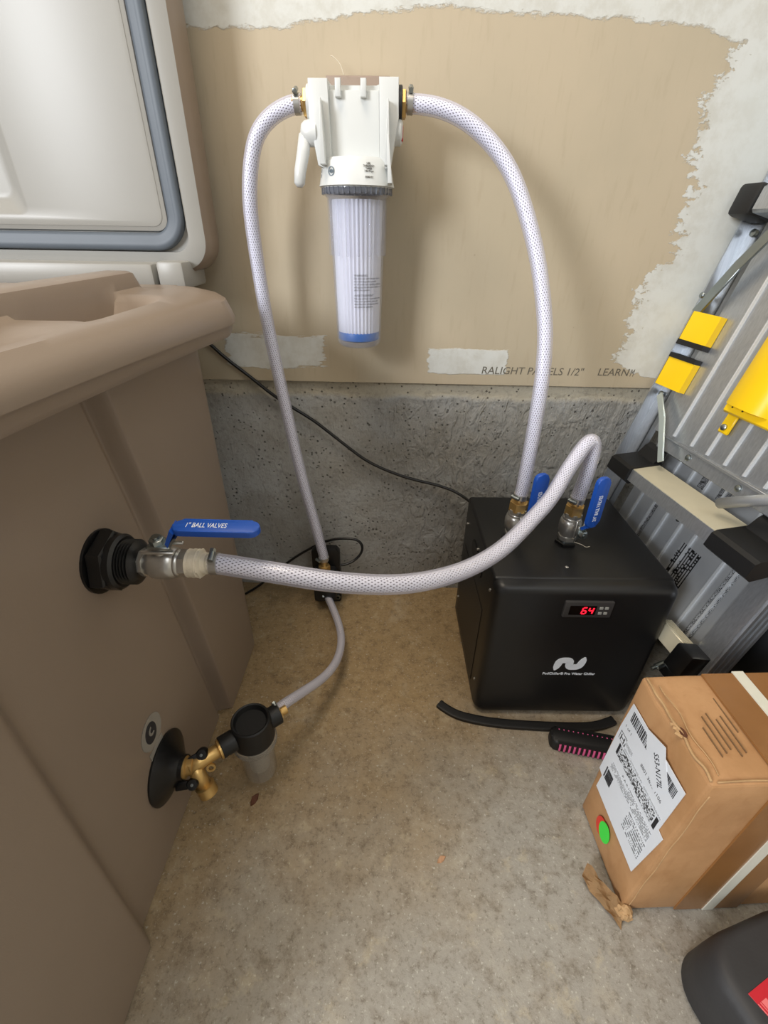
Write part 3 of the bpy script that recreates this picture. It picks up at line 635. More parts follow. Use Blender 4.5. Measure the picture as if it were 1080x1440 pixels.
# ------------------------------------------------------------------ chiller
CX, CY, CA, CW, CD, CH = .174, -.370, .0209, .308, .298, .332
CM = Matrix.Translation((CX, CY, 0)) @ Matrix.Rotation(CA, 4, 'Z')
ch = thing('water_chiller', (CM @ Vector((CW/2, CD/2, 0))), 'black box water chiller with red digital display and two hoses on top', 'chiller')
bm = bmesh.new(); a_box(bm, (0.002, .024, .006), (CW-.002, CD, CH), CM, .006, 3); flush('body', bm, 'chiller', ch)
bm = bmesh.new(); secs = [(.0, .016), (.0015, .010), (.006, .0045), (.013, .0012), (.0235, 0)]; rows = []
for y_, d_ in secs:
    rows.append([bm.verts.new(CM @ Vector((x, y_, z))) for x, z in rrect(d_, CW-d_, .006+d_*.6, CH-d_, .016 if d_ < .01 else .012, 6)])
n = len(rows[0])
for a, b in zip(rows, rows[1:]):
    for i in range(n): bm.faces.new((a[i], a[(i+1) % n], b[(i+1) % n], b[i]))
bm.faces.new(rows[0]); bm.faces.new(rows[-1][::-1]); fp = flush('front_panel', bm, 'chiller', ch, angle=60)
quad('side_vent', [CM @ Vector(p) for p in ((.0015, CD-.03, .03), (.0015, .06, .03), (.0015, .06, .225), (.0015, CD-.03, .225))], 'vent', ch, .0006)
bm = bmesh.new(); a_prism(bm, rrect(.10, .20, .262, .292, .012, 4), 0, .002, CM @ frame((.003, 0, 0), (0, 1, 0), (0, 0, 1), (1, 0, 0)) @ Matrix.Translation((0, 0, -.0035))); flush('carry_grip', bm, 'rubber', ch)
for p, nrm in (((.133, .055, CH), (0, 0, 1)), ((.0, .03, .30), (-1, 0, 0)), ((0, .03, .07), (-1, 0, 0)), ((0, CD-.03, .28), (-1, 0, 0)), ((0, CD-.03, .07), (-1, 0, 0)), ((0, .15, .298), (-1, 0, 0))):
    bm = bmesh.new(); a_lathe(bm, [(.0030, -.0015), (.0030, .0006), (.0018, .0016), (0, .0018)], CM @ axisframe(p, nrm), 12); flush('screw', bm, 'steel', ch)
for x_ in (.03, CW-.03):
    for y_ in (.04, CD-.03):
        bm = bmesh.new(); a_lathe(bm, [(.012, 0), (.013, .007)], CM @ Matrix.Translation((x_, y_, 0)), 16); flush('rubber_foot', bm, 'rubber', ch)
CF = lambda x, z, y=-.0003: CM @ frame((x, y, z), (1, 0, 0), (0, 0, 1), (0, -1, 0))
bm = bmesh.new(); a_prism(bm, rrect(.118, .199, .272, .3065, .002, 3), -.001, .004, CF(0, 0), bev=.0012); dsp = flush('display_panel', bm, 'bezel', ch)
bm = bmesh.new(); a_prism(bm, rrect(.127, .171, .2785, .2985, .001, 2), .003, .0046, CF(0, 0)); flush('display_window', bm, 'lens', dsp)
SEG = {'a': ((.1, 2), (.9, 2)), 'b': ((1, 1.9), (1, 1.1)), 'c': ((1, .9), (1, .1)), 'd': ((.1, 0), (.9, 0)), 'e': ((0, .9), (0, .1)), 'f': ((0, 1.9), (0, 1.1)), 'g': ((.1, 1), (.9, 1))}
def digit(x0, segs):
    bm = bmesh.new()
    for s in segs:
        (xa, ya), (xb, yb) = SEG[s]; sc = .0068; t_ = .0011
        xa, xb = xa*sc, xb*sc; ya, yb = ya*sc, yb*sc; sh = .12
        if xa == xb: pts = [(xa-t_, ya), (xa+t_, ya), (xb+t_, yb), (xb-t_, yb)]
        else: pts = [(xa, ya-t_), (xb, yb-t_), (xb, yb+t_), (xa, ya+t_)]
        a_prism(bm, [(x0+px+py*sh, .2815+py) for px, py in pts], .0044, .0050, CF(0, 0))
    return flush('display_digit', bm, 'led', dsp, smooth=False)
digit(.1475, 'acdefg'); digit(.1585, 'bcfg')
for x_ in (.179, .188):
    for z_ in (.2825, .2935):
        bm = bmesh.new(); a_prism(bm, rrect(x_-.0030, x_+.0030, z_-.0026, z_+.0026, .0008, 2), .0035, .0052, CF(0, 0), bev=.0005); flush('button', bm, 'button', dsp)
# logo: two mirrored hooks joined into a wave
def arc(cx, cy, r, a0, a1, n=10): return [(cx+r*math.cos(math.radians(a0+(a1-a0)*i/n)), cy+r*math.sin(math.radians(a0+(a1-a0)*i/n))) for i in range(n+1)]
def arch(nm):
    # slanted outline in unit box, drawn as a ribbon that goes up, over, down, under and up
    out = [(0, 0)]+[(.04, .26)]+[(p[0], p[1]) for p in arc(.30, .62, .38, 195, 90, 10)][1:]
    return out
lx, lz, ls = .1315, .1345, .0555
def ribbon(bm, pts, wid, m, z0, z1):
    n = len(pts); l_, r_ = [], []
    for i in range(n):
        a = Vector(pts[max(i-1, 0)]); b = Vector(pts[min(i+1, n-1)]); d = (b-a).normalized(); nrm = Vector((-d.y, d.x)); w = wid[i] if isinstance(wid, list) else wid
        l_.append(Vector(pts[i])+nrm*w/2); r_.append(Vector(pts[i])-nrm*w/2)
    a_ = [[bm.verts.new(m @ Vector((p.x, p.y, z))) for p in s] for s in (l_, r_) for z in (z0, z1)]
    for i in range(n-1):
        bm.faces.new((a_[1][i], a_[3][i], a_[3][i+1], a_[1][i+1])); bm.faces.new((a_[0][i], a_[0][i+1], a_[2][i+1], a_[2][i]))
        bm.faces.new((a_[0][i], a_[1][i], a_[1][i+1], a_[0][i+1])); bm.faces.new((a_[2][i], a_[2][i+1], a_[3][i+1], a_[3][i]))
    for i in (0, n-1): bm.faces.new((a_[0][i], a_[2][i], a_[3][i], a_[1][i]))
bm = bmesh.new()
cl = [(.065, .01), (.09, .12), (.12, .25)]+arc(.295, .325, .165, 165, 90, 6)[1:]+[(.40, .49)]+arc(.41, .40, .09, 80, 0, 5)[1:]+[(.50, .30)]+arc(.60, .27, .10, 185, 270, 5)[1:]+[(.70, .17)]+arc(.71, .335, .165, 275, 345, 6)[1:]+[(.905, .42), (.935, .54), (.955, .645)]
wd = [.04, .18, .24]+[.25]*(len(cl)-6)+[.24, .18, .04]
cl = [(x+.0*y, y) for x, y in cl]
ribbon(bm, [(lx+x*ls*1.0, lz+y*ls) for x, y in cl], [w_*ls for w_ in wd], CF(0, 0), 0.0, .0008); flush('brand_emblem', bm, 'whiteprint', ch, smooth=False)
text('brand_lettering', 'PodChiller\u00ae Pro Water Chiller', .0083, CF(.1155, .1225), 'whiteprint', ch, ext=.0003, wid=.92, offset=.00012)

VB = [((.230, -.229), 'steel ball valve with blue lever on the chiller behind the sagging hose'), ((.327, -.237), 'steel ball valve with blue lever at the centre right of the chiller top')]
for (vx, vy), lab in VB:
    bm = bmesh.new(); base = thing('hex_flange_nut', (vx, vy, CH), ('black hex nut under the rear-left' if vx < .3 else 'black hex nut under the right-hand')+' chiller valve', 'nut')
    a_hex(bm, .0205, 0, .0065, Matrix.Translation((vx, vy, CH)), .08); flush('hex_body', bm, 'black', base, angle=25)
    bm = bmesh.new(); a_lathe(bm, [(.0150, .0065), (.0150, .009)], Matrix.Translation((vx, vy, CH)), 24); flush('washer', bm, 'zinc', base)
    v, m, g = ball_valve((vx, vy, CH+.0085), (0, 0, 1), (.36, -.93, 0), lab, 'blue lever ball valves', 1, k=1.0, GW=.0128)
    text('grip_print', '3/4" BALL VALVES', .0105, m @ frame((-.0035, .0479, .066), (0, 0, 1), (1, 0, 0), (0, 1, 0)), 'whiteprint', g, ext=.0003, wid=.62)
    mm = Matrix.Translation((vx, vy, CH+.0085+.0535)); bm = bmesh.new(); a_hex(bm, .0165, 0, .019, mm, .1); a_lathe(bm, [(.0125, .018), (.010, .020), (.009, .034)], mm, 20)
    bt = flush('brass_barb', bm, 'brass', v, angle=30)
tube('thread_seal_strand', smooth_path([(.335, -.252, .343), (.347, -.258, .342), (.358, -.255, .3345), (.366, -.252, .3340)], 5), .0006, 'tape', None, 6)
tag(center(bpy.data.objects['thread_seal_strand']), 'loose white thread tape strand at the right chiller valve', 'tape')

# ------------------------------------------------------------------ pump
pmp = thing('water_pump', (-.155, -.05, 0), 'small black inline pump standing against the concrete wall', 'pump')
PF = frame((-.155, -.052, 0), (1, 0, 0), (0, 0, 1), (0, -1, 0))
bm = bmesh.new(); a_prism(bm, [(-.034, .002), (.030, .002), (.034, .008), (.034, .158), (.026, .168), (-.022, .168), (-.033, .160)], -.012, .006, PF, bev=.001); flush('mounting_plate', bm, 'black', pmp)
bm = bmesh.new(); a_prism(bm, rrect(-.027, .027, .036, .118, .008, 4), .005, .045, PF, bev=.003); flush('pump_body', bm, 'blackmatte', pmp)
for z0, z1, nz in ((.122, .134, 1), (.062, .040, -1)):
    m = axisframe((-.155, -.080, z0), (0, 0, nz)); bm = bmesh.new(); a_hex(bm, .0140, 0, .016, m); a_lathe(bm, [(.0105, .014), (.0085, .017), (.0080, .030)], m, 18); flush('brass_fitting', bm, 'brass', pmp)
for x_, z_ in ((.026, .018), (-.026, .016)):
    bm = bmesh.new(); a_lathe(bm, [(.0065, .005), (.0065, .009), (.004, .0095), (.004, .006)], PF @ Matrix.Translation((x_, z_, 0)), 16); flush('mounting_eyelet', bm, 'zinc' if x_ > 0 else 'black', pmp)
pc = [(-.125,-.055,.118),(-.105,-.050,.118),(-.083,-.040,.126),(-.068,-.032,.145),(-.070,-.028,.166),(-.092,-.026,.178),(-.153,-.022,.168),(-.227,-.025,.124),(-.285,-.030,.076),(-.335,-.035,.030),(-.375,-.045,.006)]
cb = tube('power_cord', relax(smooth_path(pc, 8), 4), .0032, 'black', None, 10); tag(center(cb), 'thin black cord looping from behind the pump to the tub', 'cord')
cb = tube('power_cord', relax(smooth_path([(-.41,-.03,.672),(-.370,-.012,.634),(-.338,-.009,.601),(-.294,-.008,.564),(-.241,-.006,.518),(-.170,-.006,.472),(-.111,-.006,.423),(-.049,-.006,.375),(.032,-.006,.340),(.115,-.008,.320),(.165,-.02,.302),(.200,-.03,.27),(.215,-.035,.2),(.22,-.03,.05)], 8), 4), .0034, 'black', None, 10)
tag(center(cb), 'black cord drooping across the wall from tub rim to behind the chiller', 'cord')

# ------------------------------------------------------------------ lower tub fitting: flange, brass Y valve, strainer
fg = thing('drain_flange', (XREC, -.556, .08), 'black conical flange on the lower tub wall', 'pipe fitting')
m = axisframe((XREC, -.566, .135), (1, 0.0, 0)); bm = bmesh.new(); a_lathe(bm, [(.052, 0), (.0525, .003), (.050, .005), (.033, .014), (.022, .020), (.018, .024), (.018, .030)], m, 40); flush('cone', bm, 'black', fg)
D1 = Vector((.775, .632, 0)).normalized()
yv = thing('brass_splitter_valve', (-.292, -.566, .10), 'brass two-way splitter valve with black levers beside the tub', 'valve')
m0 = axisframe((-.302, -.566, .135), (1, .15, 0)); bm = bmesh.new(); a_lathe(bm, [(.0165, 0), (.0165, .007), (.013, .009), (.013, .017)], m0, 28); flush('swivel_nut', bm, 'brass', yv)
c0 = Vector((-.286, -.563, .135)); pb = c0+D1*.052; pa = c0+Vector((.017, -.012, -.042))
tube('outlet_arm', [c0-D1*.008, c0+D1*.012, c0+D1*.03, pb], [.012, .0115, .0105, .0105], 'brass', yv, 18)
m = axisframe(c0+D1*.038, D1); bm = bmesh.new(); a_lathe(bm, [(.0125, 0), (.0155, .001), (.0155, .004), (.0130, .005), (.0130, .008), (.0160, .009), (.0160, .012), (.012, .013)], m, 24); flush('coupling_ring', bm, 'brass', yv)
tube('side_arm', [c0, c0+(pa-c0)*.5, pa], [.0115, .0105, .0105], 'brass', yv, 18)
m = axisframe(pa, pa-c0); bm = bmesh.new(); a_lathe(bm, [(.011, -.010), (.0145, -.008), (.0138, -.005), (.0145, -.002), (.0138, .001), (.0145, .004), (.0140, .008), (.0105, .0085), (.0100, .003), (0, .003)], m, 26); flush('threaded_outlet', bm, 'brass', yv)
bm = bmesh.new(); a_lathe(bm, [(.0038, -.0015), (.0068, -.0015), (.0068, .0015), (.0038, .0015), (.0038, -.0015)], axisframe(c0+D1*.018+Vector((.010, -.008, -.010)), (.3, -.9, .3)), 16, cap=False); flush('hang_loop', bm, 'brass', yv)
for q, d in ((c0+D1*.020+Vector((-.004, -.002, .012)), Vector((-.75, -.45, -.25))), (c0+(pa-c0)*.50+Vector((-.006, -.012, .004)), Vector((-.9, -.1, -.12)))):
    d.normalize(); nr = Vector((.15, -.72, .68)).normalized(); mm = axisframe(q, nr); bm = bmesh.new(); a_lathe(bm, [(.0085, -.008), (.0088, .002), (.007, .0045), (0, .005)], mm, 20)
    e2 = q+d*.024; s_ = nr.cross(d).normalized(); a_box(bm, (0, -.0065, -.004), (.026, .0065, .003), frame(q, d, nr.cross(d), nr), .002, 2)
    lv = flush('shutoff_lever', bm, 'black', yv)
    bm = bmesh.new(); a_lathe(bm, [(.0022, .004), (.0022, .0058), (0, .006)], mm, 10); flush('lever_screw', bm, 'zinc', lv)
SC = Vector((-.213, -.503, .137)); st = thing('inline_strainer', (SC.x, SC.y, 0), 'black inline strainer with frosted clear cup near the floor', 'strainer')
bm = bmesh.new(); a_lathe(bm, [(.0, .016), (.0235, .0165), (.0265, .0245), (.0285, .0255), (.0305, .0235), (.0325, .0), (.0335, -.014), (.0335, -.020), (.0305, -.021)], Matrix.Translation(SC), 40); hd2 = flush('strainer_head', bm, 'blackmatte', st)
bm = bmesh.new(); a_lathe(bm, [(.0165, -.052), (.0170, -.051), (.0170, -.030), (.0150, -.028)], axisframe(SC, D1), 24); flush('inlet_socket', bm, 'blackmatte', hd2)
bm = bmesh.new(); a_lathe(bm, [(.0150, .026), (.0170, .030), (.0170, .046), (.0155, .047)], axisframe(SC, D1), 24); flush('outlet_socket', bm, 'blackmatte', hd2)
bm = bmesh.new(); a_hex(bm, .0120, .045, .050, axisframe(SC, D1)); a_lathe(bm, [(.0078, .05), (.0078, .06)], axisframe(SC, D1), 16); flush('brass_barb', bm, 'brass', st)
bm = bmesh.new(); cp = [(.0330, -.018), (.0345, -.021), (.0345, -.033), (.0325, -.035), (.0285, -.037), (.0270, -.110), (.0245, -.117), (.0, -.1185)]
a_lathe(bm, cp, Matrix.Translation(SC), 40)
for k in range(3): a_lathe(bm, [(.0342, -.022-.004*k), (.0356, -.0232-.004*k), (.0342, -.0244-.004*k)], Matrix.Translation(SC), 40, cap=False)
flush('clear_cup', bm, 'cup', st)
bm = bmesh.new(); a_lathe(bm, [(.0175, -.02), (.0165, -.100), (0, -.101)], Matrix.Translation(SC), 24, cap=False); flush('mesh_screen', bm, simple('grey_mesh', (176, 172, 164), .7, 0, .25, 400), st)
# round clear sticker on the tub
stk = thing('tub_sticker', (XREC+.001, -.57, .19), 'round clear sticker with dark emblem on the tub above the flange', 'sticker')
m = axisframe((XREC+.0004, -.566, .222), (1, 0, 0)); bm = bmesh.new(); a_lathe(bm, [(.026, 0), (.026, .0006)], m, 32); flush('disc', bm, 'seal', stk)
bm = bmesh.new(); a_lathe(bm, [(.017, 0), (.017, .0010)], m @ Matrix.Translation((-.002, .001, 0)) @ Matrix.Diagonal((.8, 1, 1, 1)), 24); flush('dark_emblem', bm, 'ink', stk)
bm = bmesh.new(); a_prism(bm, arc(.001, .003, .008, 300, 90, 8)+arc(.001, .003, .0045, 90, 300, 8), .0010, .0014, m); flush('emblem_stroke', bm, 'seal', stk)
quad('sticker_text_strip', [m @ Vector(p) for p in ((-.020, -.040, 0), (.016, -.040, 0), (.016, -.026, 0), (-.020, -.026, 0))], 'seal', stk)

# ------------------------------------------------------------------ cardboard box
BX, BY, BA, BW, BD, BH = .340, -.675, .059, .438, .139, .333
BM_ = Matrix.Translation((BX, BY, 0)) @ Matrix.Rotation(BA, 4, 'Z')
box = thing('cardboard_box', BM_ @ Vector((BW/2, BD/2, 0)), 'worn cardboard box with white shipping label, tape and white strap', 'box')
bm = bmesh.new(); a_box(bm, (0, 0, .003), (BW, BD, BH), ID, .004, 2)
bmesh.ops.subdivide_edges(bm, edges=bm.edges[:], cuts=7, use_grid_fill=True)
for v in bm.verts:
    x, y, z = v.co; e = .0009*(1+math.sin(40*x+23*z))
    ex = min(x, BW-x); 
    v.co.x += e*(1 if x < .01 else 0)+(.004*math.exp(-((z-.30)/.02)**2-((y-.06)/.02)**2) if x < .01 else 0)
    if z > BH-.01: v.co.z += .0008*(math.sin(33*x+9)*math.sin(40*y)-1)-.006*math.exp(-(x/.02)**2-((y-.10)/.03)**2)
    v.co = BM_ @ v.co
flush('carton', bm, 'card', box, angle=35)
EN = BM_ @ frame((0, 0, 0), (0, -1, 0), (0, 0, 1), (-1, 0, 0))   # end face: x = -(distance from front corner), y = height
def E2(s, z): return (-s, z)
def eprism(name, pts, d0, d1, mat, par, bev=0):
    bm = bmesh.new(); a_prism(bm, [E2(*p) for p in pts], d0, d1, EN, bev); return flush(name, bm, mat, par, smooth=False)
FS = BM_ @ frame((0, 0, 0), (1, 0, 0), (0, 0, 1), (0, -1, 0)); TP = BM_ @ Matrix.Translation((0, 0, BH))
# flap seams and edge tape
def slab(name, m, x0, x1, y0, y1, d0, d1, mat, bev=0):
    bm = bmesh.new(); a_box(bm, (x0, y0, d0), (x1, y1, d1), m, bev, 1); return flush(name, bm, mat, box, smooth=False)
# white strap + brown tape band round the box
slab('packing_tape', FS, .078, .170, .003, BH-.002, 0, .0022, 'ptape')
slab('packing_tape', TP, .078, .170, .002, BD-.002, 0.0, .0030, 'ptape')
slab('packing_tape', TP, .118, .40, .040, .10, 0.0, .0026, 'ptape')
slab('strap_band', FS, .119, .134, .001, BH, .0015, .0034, 'strapw'); slab('strap_band', TP, .119, .134, -.002, BD, .0022, .0042, 'strapw')
# top edge folds
bm = bmesh.new(); 
tube('edge_fold', smooth_path([TP @ Vector((.004+.0015*math.sin(k*2.1), .004+k*.0131, .0012*math.sin(k*1.7)+.0005)) for k in range(11)], 4), [.0016]*41, 'torn', box, 8)
tube('edge_fold', smooth_path([TP @ Vector((.016+.002*math.sin(k*1.3), .01+k*.0125, .0002)) for k in range(10)], 4), .0007, 'torn', box, 6)
tube('edge_fold', smooth_path([FS @ Vector((.008+.001*math.sin(k*1.9), .012+k*.03, .0002)) for k in range(11)], 4), .0008, 'torn', box, 6)
tube('edge_fold', smooth_path([TP @ Vector((.01+k*.042, .003+.001*math.sin(k*2), .0006)) for k in range(11)], 4), .0010, 'torn', box, 6)
# torn hole at the top edge, and staples of torn tape
bm = bmesh.new()
for i in range(11):
    a = rng.uniform(0, 6.28); rr = rng.uniform(.002, .009); a_box(bm, (-.004, -.0015, -.0006), (.004, .0015, .0006), TP @ Matrix.Translation((.003+rr*math.cos(a)*.5, .062+rr*math.sin(a), .0005)) @ Matrix.Rotation(rng.uniform(0, 3), 4, 'Z') @ Matrix.Rotation(rng.uniform(-.8, .8), 4, 'X'))
flush('torn_edge', bm, 'torn', box, smooth=False)
bm = bmesh.new(); a_lathe(bm, [(.0065, 0), (.0065, .0016)], TP @ Matrix.Translation((.006, .058, .001)) @ Matrix.Diagonal((.5, 1, 1, 1)), 10); flush('torn_hole', bm, 'brownleaf', box)
# printed stripes on the top panel
for k in range(9):
    x_ = .034+.0075*k; y0 = .030+.004*(k % 3)+(.02 if k > 4 else 0); y1 = y0+.045-(.01 if k in (0, 8) else 0)
    slab('printed_stripe', TP, x_, x_+.0010, y0, y1, -.001, .0004, 'faded')
# torn foot flap at the bottom corner
bm = bmesh.new(); G = []
for i in range(9):
    u = i/8; row = []
    for j in range(6):
        v_ = j/5; wob = .004*math.sin(9*u+5*v_)+.003*math.sin(17*u-8*v_)
        row.append(bm.verts.new(BM_ @ Vector((-.001-.030*u-.016*v_*(.4+u)*(1-.5*u), .004+.046*u-.026*v_*(1-.5*u), .018-.013*v_+wob*.8+.006*u))))
    G.append(row)
for i in range(8):
    for j in range(5): bm.faces.new((G[i][j], G[i+1][j], G[i+1][j+1], G[i][j+1]))
bmesh.ops.solidify(bm, geom=bm.faces[:], thickness=.003)
for v in bm.verts: v.co.z = max(v.co.z, .0008)
flush('torn_flap', bm, 'torn', box, smooth=False)
bm = bmesh.new(); bmesh.ops.create_icosphere(bm, subdivisions=3, radius=.011, matrix=BM_ @ Matrix.Translation((.002, -.004, .011)))
for v in bm.verts: v.co += Vector(rng.normal(0, .0011, 3)); v.co.z = max(v.co.z, .001)
flush('crushed_corner', bm, 'torn', box, smooth=False)
# shipping label
lab = eprism('shipping_label', [(.014, .289), (.129, .288), (.133, .235), (.135, .124), (.125, .121), (.126, .090), (.015, .087), (.006, .200), (.016, .201)], .0008, .0016, 'paper', box); lab['label'] = 'white shipping label with barcodes'
def bars(name, s0, s1, z0, z1, vertical, seed, n=22):
    r_ = random.Random(seed); bm = bmesh.new(); p = 0; tot = 1
    while p < 1:
        wv = r_.choice([.012, .02, .032, .045]); gp = r_.choice([.012, .02, .03])
        q = min(p+wv, 1)
        if vertical: pts = [(s0+(s1-s0)*p, z0), (s0+(s1-s0)*q, z0), (s0+(s1-s0)*q, z1), (s0+(s1-s0)*p, z1)]
        else: pts = [(s0, z0+(z1-z0)*p), (s1, z0+(z1-z0)*p), (s1, z0+(z1-z0)*q), (s0, z0+(z1-z0)*q)]
        a_prism(bm, [E2(*t_) for t_ in pts], .0015, .0019, EN); p = q+gp
    return flush(name, bm, 'ink', lab, smooth=False)
bars('barcode', .079, .122, .262, .281, True, 3); bars('barcode', .022, .050, .262, .279, True, 5); bars('barcode', .104, .119, .126, .150, False, 8); bars('barcode', .1205, .123, .126, .150, False, 9)
def eq(name, s0, s1, z0, z1, mat): return quad(name, [EN @ Vector((-s1, z0, .0013)), EN @ Vector((-s0, z0, .0013)), EN @ Vector((-s0, z1, .0013)), EN @ Vector((-s1, z1, .0013))], mat, lab, .0006)
eq('stacked_barcode', .028, .116, .190, .212, 'stack'); bars('barcode', .117, .121, .190, .212, True, 2); bars('barcode', .021, .026, .190, .212, True, 2)
for a_ in ((.020, .075, .160, .182), (.018, .060, .116, .156), (.075, .118, .158, .172), (.095, .122, .222, .230), (.064, .110, .2145, .2185), (.020, .06, .2145, .2185)): eq('fine_print', *a_, 'smallprint')
def etext(s, s_, z, size, sh=0, wid=1.0): return text('label_text', s, size, EN @ Matrix.Translation((-s_, z, .0014)), 'ink', lab, ext=.0003, wid=wid)
etext('8801 3632 1106', .078, .232, .0085, wid=.85); etext('1 of 1', .126, .245, .007); etext('55', .06, .125, .012); etext('P A R I S', .094, .176, .006, wid=1.1)
bm = bmesh.new()
for pts in ([(.128, .216), (.112, .216), (.112, .232), (.128, .232)],):
    a_prism(bm, [E2(*p) for p in pts], .0014, .0018, EN)
hb = flush('boxed_letter_frame', bm, 'ink', lab, smooth=False)
bm = bmesh.new(); a_prism(bm, [E2(*p) for p in ((.1268, .2172), (.1132, .2172), (.1132, .2308), (.1268, .2308))], .0017, .0020, EN); hb2 = flush('boxed_letter_field', bm, 'paper', lab, smooth=False)
text('label_text', 'H', .0165, EN @ Matrix.Translation((-.1255, .2182, .0019)), 'ink', lab, ext=.0003, wid=.95)
s3 = eprism('overlay_sticker', [(.093, .289), (.060, .302), (.053, .290), (.030, .262), (.045, .232), (.072, .246)], .0017, .0023, 'paper', box)
text('sticker_text', 'S53-N17IL', .0135, EN @ Matrix.Translation((-.070, .276, .0023)) @ Matrix.Rotation(-.86, 4, 'Z'), 'ink', s3, ext=.0003, wid=.7)
bm = bmesh.new(); a_lathe(bm, [(.0145, .0008), (.0145, .0015)], EN @ Matrix.Translation((-.086, .050, 0)) @ Matrix.Diagonal((.9, 1.25, 1, 1)), 28); flush('round_sticker', bm, 'redstick', box)
bm = bmesh.new(); a_lathe(bm, [(.0148, .0014), (.0148, .0021)], EN @ Matrix.Translation((-.0765, .0535, 0)) @ Matrix.Diagonal((.9, 1.25, 1, 1)), 28); flush('round_sticker', bm, 'green', box)

# ------------------------------------------------------------------ folded aluminium work platform
T_ = Vector((.235, .035, 1)).normalized(); S_ = Vector((.162, -1, 0)); S_ = (S_-T_*S_.dot(T_)).normalized(); O_ = S_.cross(T_)
P0 = Vector((.538, -.025, .563)); LM = frame(P0, S_, T_, O_)
wp = thing('work_platform', (.45, -.22, 0), 'folded aluminium work platform with yellow locks leaning in the corner', 'ladder')
def lb(name, lo, hi, mat, par=wp, bev=0.0015, seg=1):
    bm = bmesh.new(); a_box(bm, lo, hi, LM, bev, seg); return flush(name, bm, mat, par)
TB, TT = -.575, .62
# far rail: channel
bm = bmesh.new(); a_box(bm, (-.012, TB, -.004), (.017, TT, -.001), LM); a_box(bm, (-.012, TB, -.004), (-.009, TT, .020), LM); a_box(bm, (.014, TB, -.018), (.017, TT, -.001), LM)
flush('rail', bm, 'alu', wp, smooth=False)
# near rail with grooved outside
bm = bmesh.new(); a_box(bm, (.360, TB, -.006), (.398, TT, -.002), LM); a_box(bm, (.394, TB, -.045), (.398, TT, .004), LM)
for k in range(4): a_box(bm, (.398, TB, -.040+.011*k), (.4005, TT, -.034+.011*k), LM)
flush('rail', bm, 'alu', wp, smooth=False)
# upper deck: wide ribbed extrusion
bm = bmesh.new(); a_box(bm, (.038, -.075, .002), (.362, TT, .006), LM); dk = flush('deck_panel', bm, 'alu', wp, smooth=False)
for s in (.092, .138, .176, .216, .256, .296, .336):
    bm = bmesh.new(); a_prism(bm, [(s-.0030, .006), (s+.0030, .006), (s+.0014, .0098), (s-.0014, .0098)], -.068, TT, LM @ Matrix(((1, 0, 0, 0), (0, 0, 1, 0), (0, 1, 0, 0), (0, 0, 0, 1)))); flush('deck_rib', bm, 'alubright', dk, smooth=False)
# lower deck
bm = bmesh.new(); a_box(bm, (.028, -.385, -.036), (.362, -.080, -.032), LM); dl = flush('deck_panel', bm, 'aludark', wp, smooth=False)
for s in (.06, .10, .14, .18, .218, .29, .318):
    bm = bmesh.new(); a_box(bm, (s-.002, -.385, -.032), (s+.002, -.082, -.0285), LM); flush('deck_rib', bm, 'alubright', dl, smooth=False)
# crossbar under the upper deck
xb = lb('crossbar', (.066, -.100, .0), (.380, -.072, .009), 'alu'); lb('crossbar_lip', (.066, -.0765, .009), (.380, -.072, .015), 'alu', xb, .0008)
for s in (.148, .262):
    bm = bmesh.new(); a_lathe(bm, [(.006, .009), (.0055, .011), (.003, .0125), (0, .0128)], LM @ Matrix.Translation((s, -.087, 0)), 14); flush('rivet', bm, 'zinc', xb)
# folded leg bar with black end caps
SW = LM @ Matrix(((1, 0, 0, 0), (0, 0, 1, 0), (0, 1, 0, 0), (0, 0, 0, 1)))          # swaps t and o
OT = LM @ Matrix(((0, 0, 1, 0), (0, 1, 0, 0), (1, 0, 0, 0), (0, 0, 0, 1)))          # prism plane (o, t), extruded along s
bm = bmesh.new(); a_prism(bm, [(.002, -.150), (.056, -.168), (.056, -.1455), (.002, -.128)], .090, .320, OT); leg = flush('leg_bar', bm, 'alu', wp, smooth=False)
bm = bmesh.new(); a_prism(bm, [(.004, -.129), (.055, -.1465), (.055, -.1445), (.004, -.127)], .092, .318, OT); flush('leg_bar_tread', bm, 'cream', leg, smooth=False)
def endcap(s0, s1):
    bm = bmesh.new(); a_prism(bm, [(-.004, -.150), (.050, -.176), (.062, -.170), (.062, -.147), (.056, -.1415), (.0, -.1235)], s0, s1, OT); c = flush('end_cap', bm, 'blackmatte', leg, smooth=False)
    bm = bmesh.new(); a_prism(bm, [(-.004, -.126), (.016, -.132), (.006, -.108), (-.002, -.100)], s0+.004, s1-.006, OT); flush('cap_lip', bm, 'blackmatte', leg, smooth=False)
    for k in range(2):
        o_ = .020+.016*k; bm = bmesh.new(); a_prism(bm, [(o_, -.1305-.32*(o_-.004)*1.0), (o_+.006, -.1325-.32*(o_-.004)), (o_+.006, -.1275-.32*(o_-.004)), (o_, -.1255-.32*(o_-.004))], s0+.010, s1-.010, OT); flush('cap_groove', bm, 'black', leg, smooth=False)
endcap(.034, .096); endcap(.310, .392)
# top rung with cap
rg = lb('rung', (.035, .285, .006), (.36, .323, .055), 'alu', bev=.004); cp = lb('end_cap', (-.010, .281, .004), (.036, .327, .057), 'blackmatte', rg, .007, 2)
bm = bmesh.new(); a_lathe(bm, [(.006, 0), (.006, .006), (0, .008)], LM @ Matrix.Translation((.012, .268, .002)), 12); flush('rivet', bm, 'zinc', wp)
